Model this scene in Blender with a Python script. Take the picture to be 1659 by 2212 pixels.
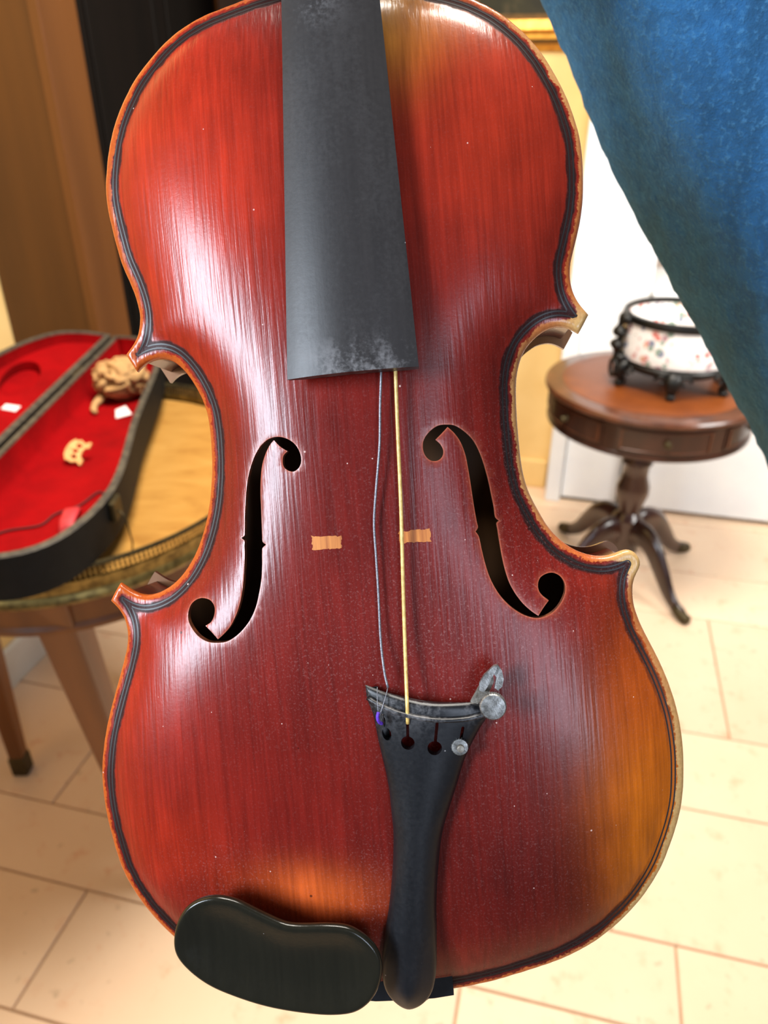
import bpy, bmesh, math, random
import numpy as np
from mathutils import Vector, Matrix, Euler, noise as mnoise
from mathutils.geometry import delaunay_2d_cdt

for o in list(bpy.data.objects): bpy.data.objects.remove(o)
S = bpy.context.scene
COL = S.collection
R = math.radians
random.seed(7)

# ------------------------------------------------------------------ camera
CAM = Vector((0, 0, 1.35)); PITCH = R(30)
cd = bpy.data.cameras.new('camera'); cam = bpy.data.objects.new('camera', cd); COL.objects.link(cam)
cam.location = CAM; cam.rotation_euler = (R(90) - PITCH, 0, 0)
cd.sensor_fit = 'HORIZONTAL'; cd.sensor_width = 36; cd.lens = 36.0 * 1660 / 1659
cd.clip_start = .01; cd.clip_end = 50
cd.dof.use_dof = True; cd.dof.focus_distance = .262; cd.dof.aperture_fstop = 17.0
S.camera = cam
S.view_settings.view_transform = 'Standard'; S.view_settings.look = 'None'
S.view_settings.gamma = 1; S.view_settings.use_curve_mapping = False
S.view_settings.exposure = 0.0

# ------------------------------------------------------------------ world and daylight
wd = bpy.data.worlds.new('world'); S.world = wd; wd.use_nodes = True
wd.node_tree.nodes['Background'].inputs[0].default_value = (.96, .97, 1.0, 1)
wd.node_tree.nodes['Background'].inputs[1].default_value = .14
def area(name, loc, target, sx, sy, power, col, spread=180):
    l = bpy.data.lights.new(name, 'AREA'); l.shape = 'RECTANGLE'; l.size = sx; l.size_y = sy
    l.energy = power; l.color = col; l.spread = R(spread)
    o = bpy.data.objects.new(name, l); COL.objects.link(o); o.location = loc
    o.rotation_euler = (Vector(target) - Vector(loc)).to_track_quat('-Z', 'Y').to_euler()
    return o
# shop windows behind the camera, left and right of the photographer, and a window on the right side of the room
area('window_light_left', (-.96, -.47, 1.72), (0, .26, 1.22), .30, .66, 4.5, (.76, .87, 1.0), 66)
area('window_light_right', (.55, -1.3, 1.75), (.25, .35, 1.3), .4, .8, 3.0, (.72, .82, 1.0), 80)
area('ceiling_light', (.1, 1.08, 2.8), (.1, 1.0, 0), .9, .9, 106, (1.0, .93, .83))
area('window_light_side', (2.0, 1.0, 2.0), (.75, 2.5, .9), .9, 1.4, 17, (1.0, .97, .93), 76)

# ------------------------------------------------------------------ materials
def lin(*c):
    r = []
    for x in c:
        x = x / 255.; r.append(x / 12.92 if x <= .04045 else ((x + .055) / 1.055) ** 2.4)
    return tuple(r) + (1,)
class NT:
    def __init__(s, name):
        s.m = bpy.data.materials.new(name); s.m.use_nodes = True; s.t = s.m.node_tree
        s.b = s.t.nodes['Principled BSDF']
    def n(s, typ, **kw):
        x = s.t.nodes.new(typ)
        for k, v in kw.items():
            if hasattr(x, k): setattr(x, k, v)
            else: x.inputs[k].default_value = v
        return x
    def l(s, a, b): s.t.links.new(a, b)
    def set(s, **kw):
        for k, v in kw.items(): s.b.inputs[k.replace('_', ' ')].default_value = v
    def coord(s, scale=(1, 1, 1), kind='Object', rot=(0, 0, 0)):
        c = s.n('ShaderNodeTexCoord'); m = s.n('ShaderNodeMapping'); s.l(c.outputs[kind], m.inputs[0])
        m.inputs['Scale'].default_value = scale; m.inputs['Rotation'].default_value = rot; return m.outputs[0]
    def noise(s, vec, scale=1, detail=3, rough=.5, dist=0):
        x = s.n('ShaderNodeTexNoise'); s.l(vec, x.inputs['Vector'])
        x.inputs['Scale'].default_value = scale; x.inputs['Detail'].default_value = detail
        x.inputs['Roughness'].default_value = rough; x.inputs['Distortion'].default_value = dist
        return x.outputs['Fac']
    def ramp(s, fac, stops, interp='LINEAR'):
        x = s.n('ShaderNodeValToRGB'); s.l(fac, x.inputs[0]); e = x.color_ramp.elements; x.color_ramp.interpolation = interp
        while len(e) < len(stops): e.new(.5)
        for k, (p, c) in enumerate(stops):
            e[k].position = p; e[k].color = c if len(c) == 4 else tuple(c) + (1,)
        return x.outputs[0]
    def mix(s, fac, a, b, mode='MIX'):
        x = s.n('ShaderNodeMix', data_type='RGBA', blend_type=mode)
        for v, i in ((fac, 0), (a, 6), (b, 7)):
            if isinstance(v, (int, float, tuple)): x.inputs[i].default_value = v
            else: s.l(v, x.inputs[i])
        return x.outputs[2]
    def math(s, op, a, b=0., c=None, clamp=False):
        x = s.n('ShaderNodeMath', operation=op, use_clamp=clamp)
        for v, i in ((a, 0), (b, 1), (c, 2)):
            if v is None: continue
            if isinstance(v, (int, float)): x.inputs[i].default_value = v
            else: s.l(v, x.inputs[i])
        return x.outputs[0]
    def sstep(s, v, lo, hi):
        x = s.n('ShaderNodeMapRange', interpolation_type='SMOOTHSTEP'); s.l(v, x.inputs[0])
        x.inputs[1].default_value = lo; x.inputs[2].default_value = hi; return x.outputs[0]
    def attr(s, name):
        x = s.n('ShaderNodeAttribute'); x.attribute_name = name; return x
    def bump(s, h, strength=.3, dist=.001):
        x = s.n('ShaderNodeBump'); s.l(h, x.inputs['Height']); x.inputs['Strength'].default_value = strength
        x.inputs['Distance'].default_value = dist; s.l(x.outputs[0], s.b.inputs['Normal']); return x
    def color(s, c): s.l(c, s.b.inputs['Base Color'])

def plain(name, c1, c2=None, scale=30, stretch=(1, 1, 1), rough=.5, metal=0., bump=0., bscale=None, coat=0., sheen=0., detail=3, lo=.35, hi=.65, spec=.5, vary=0.):
    m = NT(name); v = m.coord(stretch); f = m.noise(v, scale, detail)
    c = m.ramp(f, [(lo, lin(*c1)), (hi, lin(*(c2 or c1)))])
    if vary:
        oi = m.n('ShaderNodeObjectInfo'); k = m.math('MULTIPLY_ADD', oi.outputs['Random'], vary, 1 - vary / 2)
        x = m.n('ShaderNodeHueSaturation'); m.l(c, x.inputs['Color']); m.l(k, x.inputs['Value']); c = x.outputs[0]
    m.color(c); m.set(Roughness=rough, Metallic=metal, Coat_Weight=coat, Coat_Roughness=.12, Sheen_Weight=sheen, Specular_IOR_Level=spec)
    if bump:
        m.bump(m.noise(v, bscale or scale * 4, 4), bump, .002)
    return m.m

# ------------------------------------------------------------------ mesh helpers
def mesh(name, V, F, m, parent=None, smooth=True, mats=None, fm=None, auto=None):
    me = bpy.data.meshes.new(name); me.from_pydata([tuple(map(float, v)) for v in V], [], [tuple(map(int, f)) for f in F])
    for x in (mats or [m]): me.materials.append(x)
    if fm is not None: me.polygons.foreach_set('material_index', list(map(int, fm)))
    me.polygons.foreach_set('use_smooth', [bool(smooth)] * len(me.polygons))
    me.update()
    if auto is not None: me.set_sharp_from_angle(angle=R(auto))
    o = bpy.data.objects.new(name, me); COL.objects.link(o)
    if parent: o.parent = parent
    return o
def empty(name, loc=(0, 0, 0), rz=0.):
    o = bpy.data.objects.new(name, None); COL.objects.link(o); o.location = loc; o.rotation_euler = (0, 0, rz)
    o.empty_display_size = .05; return o
def tag(o, label, cat, group=None):
    o['label'] = label; o['category'] = cat
    if group: o['group'] = group
    return o
def struct(o, label=None, cat=None):
    o['kind'] = 'structure'
    if label: o['label'] = label
    if cat: o['category'] = cat
    return o
def bm_obj(name, bm, m, parent=None, smooth=False, auto=None):
    me = bpy.data.meshes.new(name); bm.normal_update(); bm.to_mesh(me); bm.free(); me.materials.append(m)
    me.polygons.foreach_set('use_smooth', [bool(smooth)] * len(me.polygons)); me.update()
    if auto is not None: me.set_sharp_from_angle(angle=R(auto))
    o = bpy.data.objects.new(name, me); COL.objects.link(o)
    if parent: o.parent = parent
    return o
def box(name, lo, hi, m, parent=None, bev=.003, seg=1):
    bm = bmesh.new(); bmesh.ops.create_cube(bm, size=1)
    for v in bm.verts: v.co = Vector([(lo[i] + hi[i]) / 2 + v.co[i] * (hi[i] - lo[i]) for i in range(3)])
    if bev: bmesh.ops.bevel(bm, geom=bm.edges[:], offset=min(bev, .45 * min(hi[i] - lo[i] for i in range(3))), segments=seg, affect='EDGES', profile=.5)
    return bm_obj(name, bm, m, parent, smooth=seg > 1, auto=40 if seg > 1 else None)
def lathe(name, prof, m, parent=None, n=64, smooth=True, auto=35, closed=False, ell=(1, 1)):
    V = []; F = []; k = len(prof)
    for i in range(n):
        a = 2 * math.pi * i / n
        for r, z in prof: V.append((r * math.cos(a) * ell[0], r * math.sin(a) * ell[1], z))
    for i in range(n):
        j = (i + 1) % n
        for q in range(k if closed else k - 1):
            p = (q + 1) % k; F.append((i * k + q, j * k + q, j * k + p, i * k + p))
    o = mesh(name, V, F, m, parent, smooth, auto=auto)
    bm = bmesh.new(); bm.from_mesh(o.data); bmesh.ops.remove_doubles(bm, verts=bm.verts, dist=1e-6); bmesh.ops.recalc_face_normals(bm, faces=bm.faces)
    bm.to_mesh(o.data); bm.free()
    if auto is not None: o.data.set_sharp_from_angle(angle=R(auto))
    return o
def sweep(name, path, rad, m, parent=None, n=12, cap=True, flat=None, auto=None, up=(0, 0, 1)):
    """tube of varying radius along a path; flat=(a,b) scales the section"""
    P = [Vector(p) for p in path]; k = len(P); rad = [rad] * k if isinstance(rad, (int, float)) else rad
    V = []; F = []; nrm = None
    for i in range(k):
        t = (P[min(i + 1, k - 1)] - P[max(i - 1, 0)]).normalized()
        if nrm is None:
            nrm = Vector(up) - t * t.dot(Vector(up))
            if nrm.length < 1e-4: nrm = Vector((1, 0, 0)) - t * t.x
            nrm.normalize()
        else: nrm = (nrm - t * t.dot(nrm)).normalized()
        bn = t.cross(nrm); f = flat(i / (k - 1)) if callable(flat) else (flat or (1, 1))
        for j in range(n):
            a = 2 * math.pi * j / n
            V.append(P[i] + (nrm * math.cos(a) * f[0] + bn * math.sin(a) * f[1]) * rad[i])
    for i in range(k - 1):
        for j in range(n):
            F.append((i * n + j, i * n + (j + 1) % n, (i + 1) * n + (j + 1) % n, (i + 1) * n + j))
    if cap: F.append(tuple(range(n - 1, -1, -1))); F.append(tuple((k - 1) * n + j for j in range(n)))
    return mesh(name, V, F, m, parent, True, auto=auto)
def smooth_path(P, step):
    c, _ = catmull3(P, step); return c
def catmull3(P, step):
    P = np.asarray(P, float); n = len(P); out = []
    for i in range(n - 1):
        p1, p2 = P[i], P[i + 1]; p0 = P[i - 1] if i else 2 * p1 - p2; p3 = P[i + 2] if i + 2 < n else 2 * p2 - p1
        m = max(1, int(np.ceil(np.linalg.norm(p2 - p1) / step)))
        for k in range(m):
            t = k / m; out.append(.5 * ((2 * p1) + (p2 - p0) * t + (2 * p0 - 5 * p1 + 4 * p2 - p3) * t * t + (3 * p1 - p0 - 3 * p2 + p3) * t ** 3))
    out.append(P[-1]); return np.array(out), None
def cdt(pts, loops):
    """triangulate points with closed constraint loops (lists of indices)"""
    E = []
    for L in loops: E += [(L[i], L[(i + 1) % len(L)]) for i in range(len(L))]
    v, e, f, ov, oe, of = delaunay_2d_cdt([Vector((float(p[0]), float(p[1]))) for p in pts], E, [], 0, 1e-7)
    T = []
    for q in f:
        for i in range(1, len(q) - 1): T.append((q[0], q[i], q[i + 1]))
    mp = {}
    for i, src in enumerate(ov):
        for k in src: mp[k] = i
    return np.array([tuple(x) for x in v]), np.array(T), mp
def plate(name, outline, holes, z0, z1, m, parent=None, m_side=None, bevel=0.):
    """flat plate between z0 and z1 with holes, outline lists of (x, y)"""
    pts = []; loops = []
    for L in [outline] + list(holes):
        loops.append(list(range(len(pts), len(pts) + len(L)))); pts += [tuple(p) for p in L]
    V2, T, mp = cdt(pts, loops); C = V2[T].mean(1); keep = inside(C, np.array(outline, float))
    for h in holes: keep &= ~inside(C, np.array(h, float))
    T = T[keep]; N = len(V2)
    V = [(x, y, z1) for x, y in V2] + [(x, y, z0) for x, y in V2]
    F = [tuple(t) for t in T] + [(t[2] + N, t[1] + N, t[0] + N) for t in T]; fm = [0] * len(F)
    for L in loops:
        for i in range(len(L)):
            a, b = mp[L[i]], mp[L[(i + 1) % len(L)]]; F.append((a, b, b + N, a + N)); fm.append(1 if m_side else 0)
    o = mesh(name, V, F, m, parent, False, mats=[m] + ([m_side] if m_side else []), fm=fm)
    bm = bmesh.new(); bm.from_mesh(o.data); bmesh.ops.recalc_face_normals(bm, faces=bm.faces); bm.to_mesh(o.data); bm.free()
    return o
def catmull(P, step, closed=True, sharp=()):
    """smooth curve through P, resampled; indices in sharp stay corners"""
    P=np.asarray(P,float); n=len(P); out=[]; flags=[]
    for i in range(n if closed else n-1):
        p1,p2=P[i],P[(i+1)%n]
        p0=P[i-1] if (closed or i>0) else 2*p1-p2
        p3=P[(i+2)%n] if (closed or i+2<n) else 2*p2-p1
        if i in sharp: p0=2*p1-p2
        if (i+1)%n in sharp: p3=2*p2-p1
        L=np.linalg.norm(p2-p1); m=max(1,int(np.ceil(L/step)))
        a=np.sqrt(max(np.linalg.norm(p1-p0),1e-6)); b=np.sqrt(max(L,1e-6)); c=np.sqrt(max(np.linalg.norm(p3-p2),1e-6))
        m1=b*((p1-p0)/a-(p2-p0)/(a+b)+(p2-p1)/b); m2=b*((p2-p1)/b-(p3-p1)/(b+c)+(p3-p2)/c)
        for k in range(m):
            t=k/m; t2=t*t; t3=t2*t
            out.append((2*t3-3*t2+1)*p1+(t3-2*t2+t)*m1+(-2*t3+3*t2)*p2+(t3-t2)*m2)
            flags.append(k==0 and i in sharp)
    if not closed: out.append(P[-1]); flags.append(False)
    return np.array(out),np.array(flags)
def soften(C,flags,it):
    C=C.copy()
    for _ in range(it):
        D=.5*C+.25*(np.roll(C,1,0)+np.roll(C,-1,0)); D[flags]=C[flags]; C=D
    return C
def seg_dist(Q,C):
    """distance of points Q to closed polyline C"""
    A=C; B=np.roll(C,-1,0); d=B-A; l2=(d*d).sum(1)+1e-12; best=np.full(len(Q),1e9)
    for s in range(0,len(Q),4000):
        q=Q[s:s+4000,None,:]-A[None]; t=np.clip((q*d).sum(2)/l2,0,1)
        best[s:s+4000]=np.sqrt((((q-t[...,None]*d)**2).sum(2)).min(1))
    return best
def inside(Q,C):
    x,y=Q[:,0],Q[:,1]; r=np.zeros(len(Q),bool); A=C; B=np.roll(C,-1,0)
    for (x1,y1),(x2,y2) in zip(A,B):
        if y1==y2: continue
        m=((y1>y)!=(y2>y))&(x<(x2-x1)*(y-y1)/(y2-y1)+x1); r^=m
    return r
def normals(C):
    t=np.roll(C,-1,0)-np.roll(C,1,0); t/=np.linalg.norm(t,axis=1)[:,None]+1e-12
    n=np.stack([t[:,1],-t[:,0]],1)
    a=(C[:,0]*np.roll(C[:,1],-1)-np.roll(C[:,0],-1)*C[:,1]).sum()
    return n if a>0 else -n          # outward
def inset(C,d,tol=.06):
    Q=C-normals(C)*d; return Q[seg_dist(Q,C)>d-tol]
class Arch:
    """height of the carved plate above its edge, mm"""
    def __init__(s,C,g=1.5,reach=27.):
        s.C=C; s.g=g; s.o=C.min(0)-3*g; nx,ny=(np.ceil((C.max(0)+3*g-s.o)/g)).astype(int)+1
        X,Y=np.meshgrid(s.o[0]+g*np.arange(nx),s.o[1]+g*np.arange(ny),indexing='ij')
        m=inside(np.stack([X.ravel(),Y.ravel()],1),C).reshape(nx,ny)
        k=(g/reach)**2; f=np.zeros((nx,ny))
        for _ in range(900):
            f[1:-1,1:-1]=(f[2:,1:-1]+f[:-2,1:-1]+f[1:-1,2:]+f[1:-1,:-2]+k)/(4+k); f*=m
        s.f=f
        v=np.linspace(0,355,120); c=np.stack([np.full(120,-3.),v],1); fc=s.smp(f,c)**1.35
        T=15.5-np.where(v>190,5.2,3.6)*((v-190)/150)**2
        lo,hi=42,300
        A=np.where((v>lo)&(v<hi),T/np.maximum(fc,.05),np.nan)
        ok=~np.isnan(A); A=np.interp(v,v[ok],A[ok]); s.v=v; s.A=A
    def smp(s,f,Q):
        q=(np.asarray(Q)-s.o)/s.g; i=np.clip(np.floor(q).astype(int),0,np.array(f.shape)-2); t=np.clip(q-i,0,1)
        a,b=i[:,0],i[:,1]; x,y=t[:,0],t[:,1]
        return f[a,b]*(1-x)*(1-y)+f[a+1,b]*x*(1-y)+f[a,b+1]*(1-x)*y+f[a+1,b+1]*x*y
    def __call__(s,Q,d=None):
        Q=np.atleast_2d(np.asarray(Q,float))
        if d is None: d=seg_dist(Q,s.C)
        h=np.interp(Q[:,1],s.v,s.A)*np.maximum(s.smp(s.f,Q),0)**1.35
        return h-.75*np.exp(-((d-6.)/3.)**2)
# ------------------------------------------------------------------ the room (turned a little against the camera)
RZ = R(-14)
def RW(a, b, z=0.): return Vector((a * math.cos(RZ) - b * math.sin(RZ), a * math.sin(RZ) + b * math.cos(RZ), z))
def rm(o): o.rotation_euler = (0, 0, RZ); return o
M_GROUT = plain('grout', (190, 158, 126), (172, 142, 112), 40, rough=.9)
def limestone():
    m = NT('beige_limestone'); v = m.coord()
    f = m.noise(v, 5, 5, .6); g = m.noise(v, 17, 5, .65); s = m.noise(v, 38, 3, .5)
    oi = m.n('ShaderNodeObjectInfo')
    c = m.mix(f, lin(232, 198, 164), lin(240, 212, 182)); c = m.mix(m.sstep(g, .55, .75), c, lin(226, 178, 142))
    c = m.mix(m.math('MULTIPLY', m.sstep(s, .66, .74), .5), c, lin(176, 148, 116))
    x = m.n('ShaderNodeHueSaturation'); m.l(c, x.inputs['Color']); m.l(m.math('MULTIPLY_ADD', oi.outputs['Random'], .1, .94), x.inputs['Value']); m.color(x.outputs[0])
    m.set(Roughness=.42, Specular_IOR_Level=.35); m.bump(m.noise(v, 60, 4), .08, .002); return m.m
M_TILE = limestone()
fl = struct(rm(box('floor', (-1.4, -1.2, -.06), (3.2, 3.3, -.006), M_GROUT, bev=0)))
tr = random.Random(3)
rows = [-1.2, -.78, -.5, -.16, .06, .36, .52, .742, .90, 1.212, 1.439, 1.90, 2.13, 2.44, 2.75, 3.05, 3.3]
fixed = {.52: [-.765, -.05, .62], .742: [-.42, .31, 1.02], .90: [-.95, -.33, .2, .88], 1.212: [-.62, .02, .74], 1.439: [-.2, .47, 1.12], 1.90: [-.71, .05, .82]}
for b0, b1 in zip(rows, rows[1:]):
    cuts = [-1.4] + (fixed.get(b0) or []) 
    x = cuts[-1] + tr.uniform(.35, .7)
    while x < 3.1: cuts.append(x); x += tr.uniform(.45, .8)
    cuts.append(3.2)
    for a0, a1 in zip(cuts, cuts[1:]):
        w, h = (a1 - a0) / 2 - .002, (b1 - b0) / 2 - .002
        t = box('tile', (-w, -h, -.014), (w, h, 0), M_TILE, fl, bev=.0015); t.location = ((a0 + a1) / 2, (b0 + b1) / 2, 0)
M_CREAM = plain('cream_wall', (238, 204, 138), (232, 196, 128), 8, rough=.85, bump=.05, bscale=200)
M_GREY = plain('grey_wall', (196, 178, 164), (186, 168, 154), 8, rough=.85)
M_BASE = plain('painted_baseboard', (206, 204, 196), (196, 194, 186), 10, rough=.5)
struct(rm(box('wall_left', (-1.37, -1.2, -.05), (-1.27, 3.3, 2.7), M_CREAM, bev=0)))
struct(rm(box('wall_back', (-1.4, 2.60, -.05), (.21, 2.75, 2.7), M_CREAM, bev=0)))
struct(rm(box('wall_alcove', (.06, 3.1, -.05), (3.2, 3.25, 2.7), M_GREY, bev=0)))
struct(rm(box('baseboard_left', (-1.27, -1.2, 0), (-1.252, 1.48, .11), M_BASE, bev=.004)))
struct(rm(box('baseboard_back', (-.2, 2.582, 0), (-.03, 2.60, .11), M_CREAM, bev=.004)))

# ------------------------------------------------------------------ violin outlines, mm: u across, v from the tail end to the neck
OUT = [[-31.6,352.3], [-37.9,350.8], [-44.3,349.3], [-49.4,347.3], [-55.1,344.6], [-60.1,341.1], [-65.5,336.4], [-70.6,331.3], [-74.5,325.8], [-78.7,318.6], [-82.1,309.9], [-84.1,301.4],
  [-85.1,294.7], [-85.2,289.6], [-84.5,282.6], [-83.2,274.7], [-81.8,267.6], [-79.9,262.4], [-78.2,257.1], [-77.2,252.9], [-76.9,249.6], [-77.1,246.1], [-78.2,242.6], [-80,239.6],
  [-82.4,237.3], [-83.4,236.2], [-79.9,229.8], [-78.7,231.2], [-76.7,232.5], [-73.5,233.6], [-69.9,233.7], [-66.6,232.6], [-64.3,230.7], [-62.3,228.3], [-60.4,225.5], [-58.7,222.1],
  [-57,218], [-55.7,212.9], [-55.2,206.8], [-55.3,200.2], [-55.6,194.5], [-56.4,188], [-57.4,182.3], [-58.9,176.7], [-60.8,171.2], [-63.1,165.9], [-66.3,160.6], [-69.7,156.5],
  [-73.5,153.1], [-77.5,151], [-81.5,149.8], [-85.5,149.8], [-88.6,151.2], [-91.1,153.1], [-93.3,154.8], [-95.6,151.8], [-97.5,148.6], [-96.1,147.3], [-94,144.7], [-92.5,141.2],
  [-91.9,137.1], [-92.2,133.9], [-93.4,129.9], [-96.3,121.8], [-99.3,114.1], [-102.1,106.4], [-104.4,98.8], [-106,91.1], [-106.9,84.5], [-107,76.7], [-106.4,69.6], [-105.3,62.6],
  [-104,55.4], [-102.2,48.7], [-99.5,42.6], [-95.6,35.6], [-91.4,30.1], [-87.7,25.6], [-84,22], [-72.9,13.8], [-57.9,7.2], [-41.1,2.6], [-24.3,0.4], [-12.1,-0.4], [9.2,0.3],
  [15.7,1.1], [30.2,3.8], [42.7,7.3], [52.4,10.3], [59.1,13.1], [66.5,17.1], [74.3,22.9], [81.2,29.5], [86.3,35.7], [91,43], [94.6,50.9], [97.2,57.7], [98.9,63.3], [99.9,68.1],
  [100.5,73.9], [101,83], [100.7,90.4], [99.8,98], [98.1,105.4], [95.8,112.8], [93,119.8], [90.2,126.2], [88.3,131.6], [87.4,135.8], [87.4,140.9], [88,144.3], [89.3,146.3],
  [91,148.7], [90.4,151.5], [88.6,154], [86.5,154.7], [83.8,153.7], [81.1,152.8], [78.2,152.5], [75,152.9], [71.7,154], [68.6,155.6], [66.1,157.5], [63,160.6], [60.3,164.1],
  [57.7,169.4], [55.1,175.2], [53.6,180.4], [52.8,186.5], [52.5,194.2], [52.4,200.3], [52.5,206.3], [52.8,212], [53.4,217], [54.7,221.1], [56.1,224.3], [58.3,227], [61.2,229.5],
  [64.4,231.3], [67.4,232], [70.1,231.8], [72.1,231.1], [73.3,230.3], [75.1,229], [76.9,231.7], [78.8,234.9], [77.3,236.8], [75.5,239.4], [74.3,242.2], [73.4,245.8], [73.4,249.4],
  [73.9,252.7], [75.2,256.8], [77,262.4], [78.4,267.5], [79.5,273.7], [80,280.5], [80.2,287.3], [79.7,294.4], [78.8,298.8], [77.7,303], [76.7,306.6], [75.2,310.4], [73.6,314.1],
  [71.8,317.9], [69.7,321.9], [67,325.9], [64.3,329.5], [60.8,333.2], [57.4,336.5], [53.9,339.3], [50.4,341.5], [44.4,344.8], [33.8,348.7], [21.6,351.5], [0,354.6], [-14.7,354.8],
  [-24.4,353.7]]
OUT_SHARP = [25,26,54,56,143,145]
FL = [[-28,201.7], [-31.3,201.3], [-34.3,199.5], [-36.7,196.7], [-38.6,193.4], [-40,190], [-41,186.4], [-41.9,181.3], [-42.6,175.6], [-43,170.4], [-43.2,169.3], [-44.5,168.6],
  [-43.3,167.6], [-43.4,165.7], [-43.4,163.4], [-43.8,159.2], [-44.7,152.4], [-46,147.1], [-47.7,142.9], [-50.1,139], [-52.7,136.4], [-54.9,134.7], [-57.2,137.2], [-59.4,139.3],
  [-57.2,140.6], [-55.9,143.1], [-55.8,145.6], [-57.1,147.6], [-59.5,148.5], [-62.1,148.4], [-64.9,146.8], [-66.1,144.3], [-66.1,141.2], [-64.4,138.1], [-61.6,135.3], [-58.4,133.8],
  [-55,133.5], [-51.7,133.8], [-48.2,135.6], [-45,138.3], [-42.3,141.6], [-40.3,145.5], [-38.9,149.9], [-37.8,154.4], [-37.2,158.9], [-36.9,163.6], [-36.7,164.8], [-35.3,165.9],
  [-36.5,167], [-36.5,168.6], [-36.4,172.5], [-36.2,178.1], [-36,183.7], [-35.4,188.9], [-34.4,193.3], [-32.8,196.8], [-31.1,199.3], [-29.6,200.7], [-27.5,198.3], [-25.1,196.6],
  [-26.6,195.3], [-27.1,193.2], [-26.7,191.3], [-25.1,190], [-23.4,189.7], [-21.5,190.9], [-20.6,192.9], [-20.8,195.7], [-22.3,198.7], [-24.8,200.7]]
FL_SHARP = [11,21,23,47,57,59]
FR = [[28.3,201.1], [30.7,200.7], [33.9,198.5], [36.7,195.2], [38.4,191.4], [39.7,186.8], [40.6,182.3], [41.3,177.3], [41.9,172.4], [42.2,169], [43.3,168], [42.4,167.3], [42.5,165.4],
  [42.8,161.1], [43.3,155.8], [44,151.3], [45.1,147.1], [46.8,143.5], [49,140.2], [51.8,137.3], [53.7,135.8], [55.5,138.1], [57.6,140.4], [55.9,141.9], [54.7,143.7], [54.5,145.9],
  [55.5,148], [57.9,149.1], [60.1,149.1], [62.4,147.7], [63.6,145.5], [63.6,143.1], [62.3,140.2], [60,137.5], [57.3,135.8], [53.6,135.1], [49.8,136.1], [46.3,138.3], [43.5,141],
  [41,144.5], [38.9,149.1], [37.6,153.9], [36.7,159.2], [36,163.7], [35.1,165.2], [36,166.4], [35.8,168.2], [35.3,173], [34.8,179.7], [34.3,185.6], [33.6,191], [32.3,195.2],
  [30.4,198.3], [28.5,200.3], [26.4,198.3], [24.2,196.4], [25.7,194.8], [26.5,192.6], [26,190.7], [24.4,189.5], [22.2,189.7], [20.6,191.3], [19.9,194.1], [20.5,196.8], [22.7,199.4],
  [25.5,201]]
FR_SHARP = [10,20,22,44,53,55]
MARKS = [[[-19.1,167.9], [-9.1,167.2], [-9.5,163.2], [-19.2,163.1]], [[9.9,167.2], [20.1,167.4], [20.3,163.3], [9.8,163.4]]]
TP = [[-4.8,117.7], [4.2,114.5], [14.7,111.6], [23.6,110.7], [31.1,110.3], [34.4,108.1], [34.6,105.2], [32.6,102.5], [29.9,98.2], [25.8,90.5], [22.7,82], [19.9,74.8], [16.8,66],
  [14.6,54.7], [12.9,41.5], [12.1,29.8], [10.6,14.5], [8.4,7.4], [4.7,3.3], [-0.2,1.9], [-4.8,5.1], [-7.3,9.8], [-7.5,20.1], [-6.2,27.8], [-3.3,40.4], [-1.5,50.3], [-0.4,58.5],
  [0.3,66.7], [0.2,74.8], [-0,83.1], [-2.1,99.2], [-3.1,108.1], [-4.6,113.1]]
TP_HOLES = [[1.2,101.6], [8,98.8], [16.6,96.8], [24.7,96.5]]
TP_SLOTS = [[0.6,107], [8.5,106.7], [18,105], [26.2,102.8]]
FRET = [[-3.9,113.7], [1.2,111], [8.6,108.3], [17.5,106.4], [26.4,105.8], [33.1,106.4]]
CHIN = [[-61,51.2], [-68.9,48.6], [-73.5,43], [-75.8,36.2], [-75.5,30.8], [-71.8,25.2], [-65.3,19.6], [-56.4,15.2], [-46.1,11.5], [-34.2,9], [-23.7,8], [-16.1,9], [-10.5,13.1],
  [-7.5,18.3], [-6,25.2], [-7,30.5], [-10.3,35.1], [-15.9,39], [-23.4,40.1], [-31.6,40.2], [-36.8,40.8], [-41.8,43.2], [-47.7,46.5], [-53.4,49.7]]
S1 = [[8.9,225.6], [8.6,219.7], [7.3,208], [6.2,196.1], [3.8,181.3], [2.3,170.8], [2.1,160.2], [1.9,148], [1.5,132.7], [2,122.3], [2.9,117.2]]
S2 = [[13.5,225.2], [13.2,219.3], [12.4,200.1], [11.5,174.7], [10,144.5], [9.1,122.1], [8.8,110.4], [8.5,105.4]]
TUNER = [[36.1,110.8], [38.5,122.7], [40.1,118.3], [39.6,114.6], [36,114.1], [32.5,115.8], [33.1,118], [29.9,111.9]]
SADDLE = [[-13.4,7.5], [10.3,7.9], [15.8,8], [15.8,2.4], [-11.8,1], [-14.8,1]]
# ------------------------------------------------------------------ the violin
# axes of the instrument seen from the camera (right, up, forward) and the place of its tail end, mm
VU, VV, VW = (.99365, .07430, -.08443), (-.07807, .99605, -.04225), (-.08096, -.04858, -.99553)
VO = (9.22, -173.06, 275.69)
def cam_dir(c): return Vector((c[0], c[1] * math.sin(PITCH) + c[2] * math.cos(PITCH), c[1] * math.cos(PITCH) - c[2] * math.sin(PITCH)))
violin = empty('violin')
mu, mv, mw = cam_dir(VU), cam_dir(VV), cam_dir(VW); mo = CAM + cam_dir(VO) * .001
violin.matrix_world = Matrix(((mu.x, mv.x, mw.x, mo.x), (mu.y, mv.y, mw.y, mo.y), (mu.z, mv.z, mw.z, mo.z), (0, 0, 0, 1)))
tag(violin, 'old red-varnished violin with black fittings and two loose strings, held up by its neck', 'violin')
def vm(P): return [(x * .001, y * .001, z * .001) for x, y, z in P]
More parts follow.
